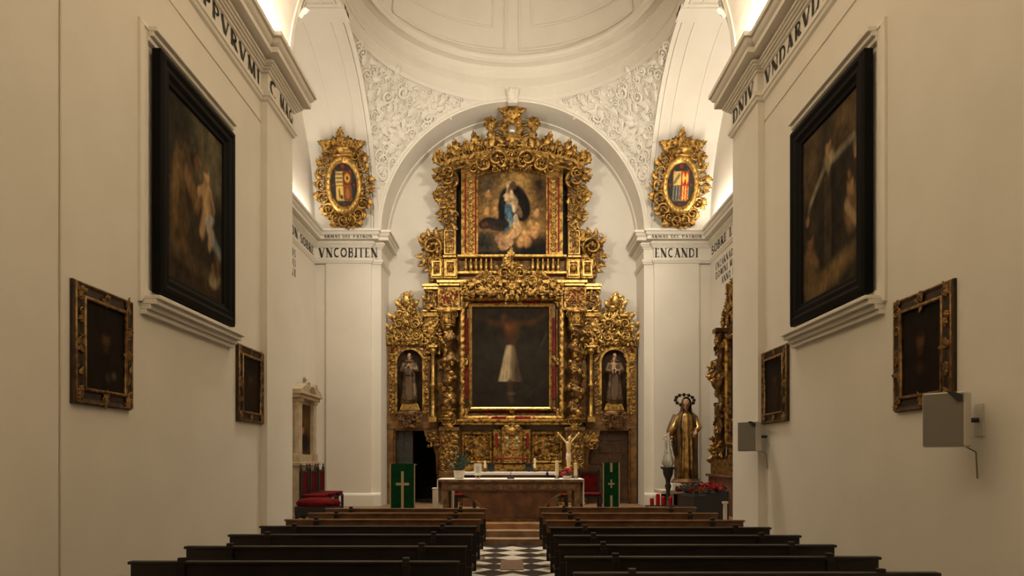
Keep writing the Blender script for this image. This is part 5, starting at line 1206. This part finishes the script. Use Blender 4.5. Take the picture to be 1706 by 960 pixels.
b.tube([(q(-.17), 0, q(1.33)), (q(-.27), q(-.05), q(1.12)), (q(-.40), q(-.14), q(.98))], [q(.055), q(.045), q(.03)], 8); hand(b, (q(-.40), q(-.14), q(.98)), (-.75, -.45, -.45), (-.3, -.5, .8), Hm, .25, -1)
b.tube([(q(.17), 0, q(1.33)), (q(.24), q(-.04), q(1.10)), (q(.15), q(-.17), q(1.06))], [q(.055), q(.045), q(.03)], 8); hand(b, (q(.15), q(-.18), q(1.05)), (-.3, -.5, -.7), (.4, -.9, .2), Hm, .4, 1)
b.build('body', M['skin'], ms, remesh=.012)
b = MB(); drape(b, [(0, q(-.03), q(.07), q(.20), q(.18), 1.3), (0, q(-.03), q(.35), q(.18), q(.165), 1.3), (0, q(-.02), q(.8), q(.155), q(.14), 1.0), (0, q(-.01), q(1.02), q(.145), q(.125), .5), (0, q(-.01), q(1.2), q(.18), q(.13), .4), (0, 0, q(1.36), q(.17), q(.11), .2), (0, 0, q(1.45), q(.07), q(.07), 0)], 72, .10, 11, .4)
b.tube([(q(-.16), 0, q(1.36)), (q(-.26), q(-.04), q(1.14)), (q(-.36), q(-.11), q(1.02))], [q(.07), q(.07), q(.075)], 10); b.tube([(q(.16), 0, q(1.36)), (q(.25), q(-.03), q(1.12)), (q(.17), q(-.14), q(1.07))], [q(.07), q(.07), q(.06)], 10)
b.build('robe', M['habit_gold'], ms, smooth=True)
b = MB(); P = []
for zz, rx, ry, a0, a1, yo in ((.10, .24, .22, -.42, 1.22, .0), (.35, .235, .21, -.40, 1.24, .0), (.7, .23, .20, -.36, 1.26, .0), (1.0, .235, .185, -.32, 1.28, .0), (1.2, .24, .165, -.30, 1.28, .01), (1.36, .22, .145, -.33, 1.33, .01), (1.46, .13, .12, -.28, 1.28, .01), (1.56, .105, .125, -.2, 1.2, -.01), (1.66, .10, .125, -.18, 1.18, -.015), (1.73, .07, .09, -.15, 1.15, -.01), (1.765, .015, .02, -.1, 1.1, 0)):
    row = []
    for j in range(41):
        t = j/40; a = PI*(a0+(a1-a0)*t); fo = 1+.045*math.sin(t*44+zz*2)*(zz < 1.4)
        row.append((q(rx)*fo*math.cos(a), q(yo)+q(ry)*fo*math.sin(a), q(zz)))
    P.append(row)
b.grid(P); b.grid([[(x*.96, y*.96, z) for x, y, z in r_] for r_ in P], flip=True)
P2 = []
for t in np.linspace(0, 1, 8):   # mantle falling from the lowered arm
    z_ = 1.05-.5*t; P2.append([(q(-.36+.02*math.sin(i*1.6)+.10*t+i*.017*(1-t*.3)), q(-.08+.03*math.cos(i*1.5)), q(z_+.02*i*(1-t))) for i in range(9)])
b.grid(P2); b.grid([[(x, y+q(.012), z) for x, y, z in r_] for r_ in P2], flip=True)
b.tube([(q(-.20), q(.02), q(1.38)), (q(-.30), q(.0), q(1.14)), (q(-.37), q(-.07), q(1.05))], [q(.07), q(.075), q(.05)], 10)
b.build('mantle', M['mantle'], ms, smooth=True)
b = MB(); b.lathe([(q(.30), 0), (q(.31), q(.03)), (q(.28), q(.05)), (q(.26), q(.09))], 22, (0, 0, 0)); b.build('base', M['mantle'], ms)
b = MB(); hc = np.array((q(-.01), q(.06), q(1.70))); rr = q(.19)
b.tube([(hc[0]+rr*math.cos(a), hc[1]+.35*rr*math.sin(a), hc[2]+.62*rr*math.sin(a)) for a in np.linspace(0, 2*PI, 41)], q(.010), 6)
for i in range(12): a = 2*PI*i/12; orn(b, 'rose', hc[0]+rr*math.cos(a), hc[1]+.35*rr*math.sin(a), hc[2]+.62*rr*math.sin(a), q(.075))
b.tube([(hc[0], hc[1]+.02, q(1.62)), (hc[0], hc[1]+.35*rr, hc[2]+.62*rr)], q(.008), 5); b.build('starry_halo', M['frame_dark'], ms)
# urn stand with a glass lamp
YU = 17.0; p = empty('flower_urn', (U(1113, YU), YU, PZ), 0, 'dark urn on a foot with pale gauzy stems beside the Madonna', 'urn')
zu = lambda py: W(py, YU)-PZ
MB().lathe([(.12, .001), (.12, .04), (.05, .08), (.045, zu(814)-.08), (.08, zu(810)), (.055, zu(806)), (.06, zu(800)), (.12, zu(790)), (.13, zu(783)), (.19, zu(780)), (.19, zu(778))], 20).build('urn', mat('dark_green_metal', (.03, .035, .025), .5, .3), p, smooth=True)
MB().lathe([(.10, zu(778)), (.16, zu(772)), (.13, zu(764)), (.05, zu(745)), (.03, zu(725)), (.0, zu(722))], 20).build('gauze', M['clear'], p, smooth=True)
b = MB(); rnd = random.Random(2)
for i in range(14): a = rnd.uniform(0, 6.28); b.tube([(0, 0, zu(780)), (.06*math.cos(a), .06*math.sin(a), zu(760)), (.09*math.cos(a), .09*math.sin(a), zu(rnd.uniform(724, 760)))], .005, 4); orn(b, 'bead', .09*math.cos(a), .09*math.sin(a), zu(rnd.uniform(726, 770)), .05)
b.build('dried_stems', M['cream'], p)
# votive candles on a low rack
p = empty('votive_rack', (U(1101, 16.2), 16.2, PZ), 0, 'low dark metal rack for votive candles before the right pier', 'rack')
MB().box(-.36, .36, -.1, .1, .16, .18).build('tray', M['black'], p)
for sx in (-1, 1): MB().box(sx*.33-.012, sx*.33+.012, -.08, .08, .001, .16).build('leg', M['black'], p)
for i, (px_, py_) in enumerate(((1086, 830), (1096, 823), (1105, 827), (1117, 828))):
    Y = 16.2; h = W(py_, Y)-PZ-.182; o = MB().lathe([(.04, 0), (.048, .01), (.048, h-.02), (.04, h), (.03, h), (.03, h-.03), (.0, h-.03)], 14).build('votive_candle', M['glass_red']); o.location = (U(px_, Y), Y, PZ+.182)
    tag(o, 'red votive candle on the low rack, %s' % ('first from the left, short', 'second from the left and tallest', 'third from the left', 'last on the right')[i], 'candle', 'red votive candles')
# flower bank before the side altarpiece
p = empty('flower_trough', (4.08, 14.55, PZ), 0, 'dark trough banked with red flowers at the right side altar', 'flowers')
MB().prism([(-.35, .001), (.37, .001), (.37, .62), (-.35, .50)], -.5, .9).build('trough', M['black'], p)
rnd = random.Random(11)
b = MB()
for i in range(60): orn(b, 'leaf', rnd.uniform(-.35, .34), rnd.uniform(-.5, .9), .56+rnd.uniform(-.04, .06), .16, rnd.uniform(20, 160))
b.build('leaves', M['leafgreen'], p)
proto_b = None
for i in range(56):
    x = rnd.uniform(-.36, .36); y = rnd.uniform(-.52, .9)
    if proto_b is None: b = MB(); orn(b, 'rose', 0, 0, 0, .13, 0, False, 1, np.array([[1, 0, 0], [0, .6, -.8], [0, .8, .6]]).astype(float) @ np.eye(3)); o = proto_b = b.build('blossom', M['flower_red'], p, smooth=True)
    else: o = bpy.data.objects.new('blossom', proto_b.data); col.objects.link(o); o.parent = p
    o.location = (x, y, .58+.14*(x+.35)+rnd.uniform(.02, .09)); o.rotation_euler = (rnd.uniform(-.4, .4), rnd.uniform(-.4, .4), rnd.uniform(0, 6))
# white post seen by the nave pier
p = empty('post_stand', (U(1208, 13.4), 13.4, 0), 0, 'slim white post stand behind the front right bench end', 'stand'); MB().box(-.03, .03, -.03, .03, .03, .78).build('post', M['cream'], p); MB().box(-.12, .12, -.12, .12, .001, .03).build('foot', M['cream'], p); MB().box(-.05, .05, -.04, .04, .78, .82).build('cap', M['cream'], p)

# side altarpiece on the right wall (faces -X; local -x is the far end)
sa = empty('side_altarpiece', (XT, 15.95, PZ), -PI/2, 'dark gilded side altarpiece carved with foliage on the right wall', 'altarpiece')
zq = lambda py: W(py, 17.1)-PZ
b = MB(); b.box(-.75, .75, -.12, -.002, .9, zq(545)); b.build('back_panel', GD, sa)
b = MB(); b.box(-1.0, 1.0, -.5, -.002, .001, .86); b.box(-1.06, 1.06, -.56, -.002, .86, .92); b.build('altar_block', M['marble_red'], sa, bevel=.01)
for sx in (-1, 1):
    x = sx*1.22
    b = MB(); b.box(x-.06, x+.06, -.27, -.02, zq(740), zq(672)); b.box(x-.07, x+.07, -.29, -.02, zq(676), zq(671)); b.build('lower_pier', M['frame_dark'], sa, bevel=.01)
    b = MB(); b.box(x-.06, x+.06, -.26, -.02, zq(592), zq(550)); b.build('upper_pier', M['frame_dark'], sa, bevel=.01)
    b = MB(); b.loft([(x, -.1, zq(662), .05, .06, 0), (x, -.14, zq(650), .10, .12, 0), (x, -.18, zq(642), .14, .17, 0), (x, -.19, zq(636), .16, .18, 0), (x, -.19, zq(633), .17, .19, 0)], 16); b.build('middle_corbel', GD, sa)
    b = MB(); b.loft([(x, -.06, zq(806), .05, .05, 0), (x, -.10, zq(790), .09, .09, 0), (x, -.15, zq(776), .13, .15, 0), (x, -.19, zq(768), .17, .18, 0), (x, -.19, zq(764), .18, .19, 0)], 16); b.build('lower_corbel', GD, sa)
    b = MB(); rnd = random.Random(7)
    Rs = np.array([[0, sx*-1.0, 0], [sx*1.0, 0, 0], [0, 0, 1.]])   # carving turned to the end face
    for i in range(40):
        z = rnd.choice((rnd.uniform(zq(632), zq(596)), rnd.uniform(zq(764), zq(735)))); d = rnd.uniform(-.34, -.05)
        orn(b, rnd.choice(('leaf', 'scroll', 'leaf3', 'rose')), x+rnd.uniform(-.06, .06), d, z, rnd.uniform(.14, .24), rnd.uniform(0, 360), rnd.random() < .5, 1.0, Rs if rnd.random() < .6 else None)
    for z_, d in ((zq(610), -.36), (zq(626), -.38), (zq(730), -.30), (zq(768), -.34)): orn(b, 'leaf', x, d+.1, z_, .22, 180, False, 1, np.array([[0, 1., 0], [1., 0, 0], [0, 0, 1.]]))
    b.build('pier_foliage', G if sx < 0 else GD, sa, smooth=True)
    # inner column with foliage
    x = sx*.72; b = MB(); n = 50; z0, z1 = zq(760), zq(560); P = []
    for i in range(n+1):
        a = 2*PI*5*i/n; P.append([(x+.03*math.cos(a)+.085*math.cos(w2), -.28+.03*math.sin(a)+.085*math.sin(w2), z0+(z1-z0)*i/n) for w2 in np.linspace(0, 2*PI, 12, endpoint=False)])
    b.grid(P, closev=True); cl_ = b.build('twisted_column', GD, sa, smooth=True)
    b = MB()
    for i in range(60): a = rnd.uniform(0, 2*PI); orn(b, rnd.choice(('leaf', 'leaf3', 'rose')), x+.10*math.cos(a), -.28+.10*math.sin(a), rnd.uniform(z0, z1), rnd.uniform(.10, .2), rnd.uniform(0, 360), False, 1, Rs if i % 2 else None)
    b.build('vine_leaves', G, cl_, smooth=True)
    MB().box(x-.15, x+.15, -.44, -.02, z0-.12, z0).build('column_foot', GD, cl_, bevel=.01); MB().box(x-.15, x+.15, -.44, -.02, z1, z1+.1).build('column_head', GD, cl_, bevel=.01)
b = MB(); carve(b, lambda x, z: abs(x) < .85-(z-zq(545))*.45, -.85, 0, zq(548), zq(486), -.1, .24, 3, sym=0, depth=1.2, ydev=.1); b.prism([(-.7, zq(548)), (.7, zq(548)), (.35, zq(500)), (-.35, zq(500))], -.1, -.002)
for i in range(12): orn(b, 'leaf', -.85+.05*i, -.12, zq(545-3.6*i), .24, 150-4*i, False, 1.2); orn(b, 'leaf', .85-.05*i, -.12, zq(545-3.6*i), .24, 150-4*i, True, 1.2)
orn(b, 'leaf', 0, -.1, zq(495), .35, 90); b.build('crest', G, sa, smooth=True)
b = MB(); b.frame(-.48, .48, zq(745), zq(570), [(0, 0), (0, .12), (.05, .15), (.09, .1), (.1, 0)], -.12); b.build('central_frame', G, sa); MB().box(-.4, .4, -.135, -.12, zq(740), zq(575)).build('central_panel', M['void'], sa)
b = MB(); carve(b, lambda x, z: True, -.5, 0, zq(764), zq(748), -.14, .16, 8, sym=0); b.box(-.8, .8, -.5, -.002, .93, zq(766)); b.build('predella', G, sa, smooth=False)

# ================================================================ PAINTINGS ON THE NAVE WALLS
def art_left(u, v):
    p = Paint(u, v, (58, 48, 34)); p.e(.75, .85, .4, .2, (96, 82, 58), soft=.9); p.e(.15, .85, .3, .2, (50, 41, 30), soft=.9)
    for x0, y0, x1, y1 in ((.48, .98, .60, .74), (.62, .97, .74, .74), (.80, .95, .93, .72)): p.l(x0, y0, x1, y1, .05, (112, 96, 68), .35, .9)
    p.put(sm((.40-v)/.3), (46, 36, 25)); p.e(.95, .42, .16, .14, (40, 37, 33), 30, soft=.7)
    p.e(.25, .52, .17, .25, (104, 76, 46), -8, soft=.3); p.e(.20, .34, .14, .20, (88, 62, 37), 6, soft=.3); p.e(.15, .50, .05, .22, (128, 94, 56), -4, op=.6); p.e(.36, .56, .07, .18, (58, 42, 28), 16)
    p.e(.47, .755, .075, .07, (52, 42, 32)); p.e(.51, .735, .055, .055, (132, 88, 56), 20); p.e(.56, .70, .04, .045, (96, 76, 54), 20); p.e(.47, .79, .05, .025, (84, 70, 54), 20, op=.7)
    p.l(.33, .62, .50, .50, .055, (112, 80, 48)); p.l(.50, .50, .66, .56, .035, (120, 84, 52)); p.e(.66, .57, .03, .025, (170, 122, 80))
    p.e(.70, .57, .085, .12, (176, 134, 90), 14, soft=.3); p.e(.68, .715, .055, .05, (182, 138, 94)); p.e(.67, .75, .055, .03, (110, 80, 50), 10); p.l(.64, .62, .54, .58, .03, (170, 126, 84)); p.l(.76, .62, .82, .54, .03, (160, 118, 78))
    p.l(.70, .47, .78, .38, .05, (186, 146, 100)); p.l(.78, .38, .74, .31, .035, (170, 128, 86)); p.l(.64, .46, .60, .37, .045, (168, 124, 82)); p.e(.74, .46, .09, .035, (190, 178, 158), 15, op=.7); p.l(.72, .40, .93, .30, .04, (150, 144, 130), .6, .8)
    p.l(0, .18, 1, .11, .05, (84, 62, 40), .7); p.put(sm((.12-v)/.06), (66, 48, 31), .7); p.e(.84, .13, .11, .055, (150, 126, 88), 10); p.e(.88, .21, .06, .075, (94, 64, 38), 10); p.e(.80, .19, .03, .03, (130, 96, 64))
    p.e(.28, .22, .13, .035, (104, 74, 48), 8, op=.7); p.e(.45, .27, .10, .05, (60, 46, 32)); p.c *= np.array((.86, 1, 1.12)); p.mott(.32, 12, 6); p.mott(.22, 30, 9); return p
def art_right(u, v):
    p = Paint(u, v, (52, 42, 30)); p.e(.15, .82, .2, .3, (92, 70, 46), soft=.9); p.e(.88, .92, .25, .2, (98, 74, 48), soft=.9); p.e(.72, .93, .12, .08, (112, 84, 54), soft=.8, op=.7)
    p.e(.5, .40, .21, .37, (44, 36, 29), soft=.2); p.e(.5, .66, .17, .12, (42, 34, 27))
    p.l(.42, .68, .12, .52, .075, (50, 40, 30)); p.l(.58, .71, .95, .70, .07, (48, 38, 29)); p.l(.40, .715, .16, .585, .022, (150, 130, 96), .8, .8); p.l(.60, .735, .92, .755, .022, (146, 124, 90), .7, .8); p.l(.14, .58, .10, .50, .025, (120, 100, 72), .6, .8); p.e(.94, .70, .035, .05, (130, 108, 78), op=.7)
    p.e(.5, .755, .09, .05, (150, 128, 94), soft=.5); p.e(.5, .72, .03, .06, (140, 118, 86), op=.8); p.e(.49, .83, .05, .055, (168, 124, 82)); p.e(.49, .875, .055, .03, (66, 48, 34)); p.e(.515, .82, .02, .04, (110, 78, 50), op=.7)
    p.e(.50, .38, .055, .30, (78, 60, 41), op=.8); p.l(.44, .66, .44, .12, .014, (88, 68, 46), .5, .9); p.l(.57, .66, .58, .12, .014, (34, 28, 22), .8, .9); p.e(.10, .49, .035, .03, (160, 118, 78)); p.e(.95, .66, .03, .03, (160, 118, 78))
    p.e(.14, .22, .12, .12, (104, 76, 48), soft=.4); p.e(.16, .36, .06, .05, (132, 90, 58)); p.e(.15, .395, .06, .025, (54, 38, 26)); p.l(.12, .28, .30, .20, .03, (128, 90, 58), .8)
    p.e(.88, .38, .10, .12, (124, 90, 58), soft=.4); p.e(.86, .52, .05, .05, (160, 114, 74)); p.e(.86, .555, .05, .025, (66, 46, 32)); p.l(.80, .42, .95, .30, .03, (166, 130, 90), .7); p.l(.9, .46, .84, .58, .02, (150, 110, 72), .6)
    p.e(.55, .09, .38, .06, (128, 96, 60), 10, soft=.7); p.e(.2, .10, .2, .07, (96, 72, 44), soft=.7); p.c *= np.array((.86, 1, 1.12)); p.mott(.32, 12, 16); p.mott(.22, 30, 19); return p
def portrait(cx, sk, seed, robe=(34, 26, 20), extra=()):
    def fn(u, v):
        p = Paint(u, v, (34, 29, 23)); p.e(cx, .33, .28, .3, robe, soft=.6); p.e(cx, .62, .09, .10, sk, soft=.5); p.e(cx, .70, .10, .05, (30, 22, 16), op=.8)
        p.e(cx, .50, .06, .05, tuple(int(c*.75) for c in sk), soft=.7)
        for (x, y, r, c) in extra: p.e(x, y, r, r*.8, c, soft=.8, op=.8)
        p.mott(.2, 10, seed); return p
    return fn
def big_painting(s, fn, label):
    y = 7.9; r = empty('painting', (s*(XN-.035), y, 3.37), LW if s < 0 else RW, label, 'painting', 'large black-framed paintings')
    Wd, Hh = 1.86, 2.50
    b = MB(); b.frame(-Wd/2, Wd/2, 0, Hh, [(0, 0), (0, .09), (.03, .11), (.07, .115), (.11, .09), (.16, .095), (.20, .06), (.24, .055), (.25, .03), (.25, 0)], 0); b.build('frame', M['black_frame'], r, bevel=.004)
    canvas('painted_canvas', -Wd/2+.23, Wd/2-.23, .23, Hh-.23, -.028, fn, r, 80, 110)
    MB().box(-Wd/2+.1, Wd/2-.1, -.0, .03, .1, Hh-.1).build('backing', M['door'], r)
big_painting(-1, art_left, 'large black-framed painting of a kneeling figure with a child, left wall'); big_painting(1, art_right, 'large black-framed painting of a standing figure with open arms, right wall')
def small_painting(s, yc, zc, Wd, Hh, fn, label, seed):
    r = empty('painting', (s*(XN-.003), yc, zc-Hh/2), LW if s < 0 else RW, label, 'painting', 'small gilt-framed portraits')
    fw = .15
    b = MB(); b.frame(-Wd/2, Wd/2, 0, Hh, [(0, 0), (0, .025), (.02, .045), (.05, .035), (.105, .035), (.12, .05), (.14, .04), (fw, .02), (fw, 0)], 0); f_ = b.build('frame', M['frame_dark'], r)
    b = MB(); b.frame(-Wd/2+.118, Wd/2-.118, .118, Hh-.118, [(0, .03), (0, .058), (.02, .058), (.032, .03)], 0); b.frame(-Wd/2, Wd/2, 0, Hh, [(.01, .03), (.012, .05), (.024, .05), (.026, .03)], 0)
    rnd = random.Random(seed); cx_ = Wd/2-.08; cz_ = Hh/2-.08
    for (x, z, n_) in ((-cx_, -cz_, 6), (cx_, -cz_, 6), (-cx_, cz_, 6), (cx_, cz_, 6), (0, -cz_, 5), (0, cz_, 5), (-cx_, 0, 6), (cx_, 0, 6), (-cx_, cz_*.5, 3), (cx_, cz_*.5, 3), (-cx_, -cz_*.5, 3), (cx_, -cz_*.5, 3)):
        for i in range(n_): orn(b, rnd.choice(('leaf', 'leaf3', 'scroll', 'rose')), x+rnd.uniform(-.025, .02), -.042, Hh/2+z+rnd.uniform(-.045, .045), rnd.uniform(.06, .085), rnd.uniform(0, 360), rnd.random() < .5, .5)
    b.build('gilt_carving', M['frame_gold'], f_, smooth=True)
    canvas('painted_canvas', -Wd/2+fw-.01, Wd/2-fw+.01, fw-.01, Hh-fw+.01, -.025, fn, r, 36, 48)
small_painting(-1, 6.17, 2.665, .88, 1.05, portrait(.55, (84, 58, 36), 3, extra=((.75, .2, .05, (90, 84, 66)), (.6, .17, .06, (70, 64, 48)))), 'small gilt-framed dark portrait on the left wall, nearest the viewer', 1)
small_painting(-1, 9.62, 2.70, .92, 1.05, portrait(.5, (70, 50, 30), 4, (48, 34, 20)), 'small gilt-framed dark portrait on the left wall, near the pilaster', 2)
small_painting(1, 6.15, 2.65, .88, 1.07, portrait(.45, (92, 62, 38), 5, extra=((.45, .3, .08, (66, 48, 34)),)), 'small gilt-framed dark portrait on the right wall above the large speaker', 3)
small_painting(1, 9.62, 2.70, .92, 1.05, portrait(.5, (72, 50, 32), 6, (52, 38, 24)), 'small gilt-framed dark portrait on the right wall, near the pilaster', 4)

# ================================================================ LOUDSPEAKERS
def speaker(x, y, z0, label):
    r = empty('loudspeaker', (x, y, z0), math.radians(-50), label, 'loudspeaker', 'grey wall loudspeakers')
    h = .43; b = MB(); b.slab([(-.15, -.1), (.15, -.1), (.16, .02), (.10, .13), (-.10, .13), (-.16, .02)], 0, h); b.build('cabinet', M['speaker'], r, bevel=.015)
    P = [[(-.142+.284*i/12, -.102-.02*(1-(2*i/12-1)**2), .012+(h-.024)*j/4) for i in range(13)] for j in range(5)]; b = MB(); b.grid(P); b.build('grille', M['grille'], r, smooth=True)
    b = MB(); b.prism([(.035, h-.001), (.11, h-.075), (.142, h-.075), (.142, h-.03), (.085, h-.001)], -.13, -.105); b.build('corner_mark', M['black'], r)
    R2 = Matrix.Rotation(math.radians(50), 3, 'Z'); 
    b = MB(); b.tube([(0, .10, h*.5), tuple((R2 @ Vector((XN-x-.012, .0, 0)))+Vector((0, 0, h*.5)))], .02, 8); b.build('arm', M['black'], r)
    o = MB().box(XN-.014-x, XN-.001-x, -.05, .05, h*.2, h*.8).build('wall_plate', M['speaker'], r); o.rotation_euler = (0, 0, math.radians(50))
    b = MB(); b.tube([(.02, .12, .05), tuple((R2 @ Vector((XN-x-.02, .02, 0)))+Vector((0, 0, -.04))), tuple((R2 @ Vector((XN-x-.01, .02, 0)))+Vector((0, 0, -.25)))], .006, 5); b.build('cable', M['grille'], r)
speaker(3.46, 5.43, 1.765, 'nearer grey loudspeaker, overlapping the portrait on the right wall')
speaker(3.46, 9.93, 1.775, 'farther grey loudspeaker below the portrait by the right pilaster')
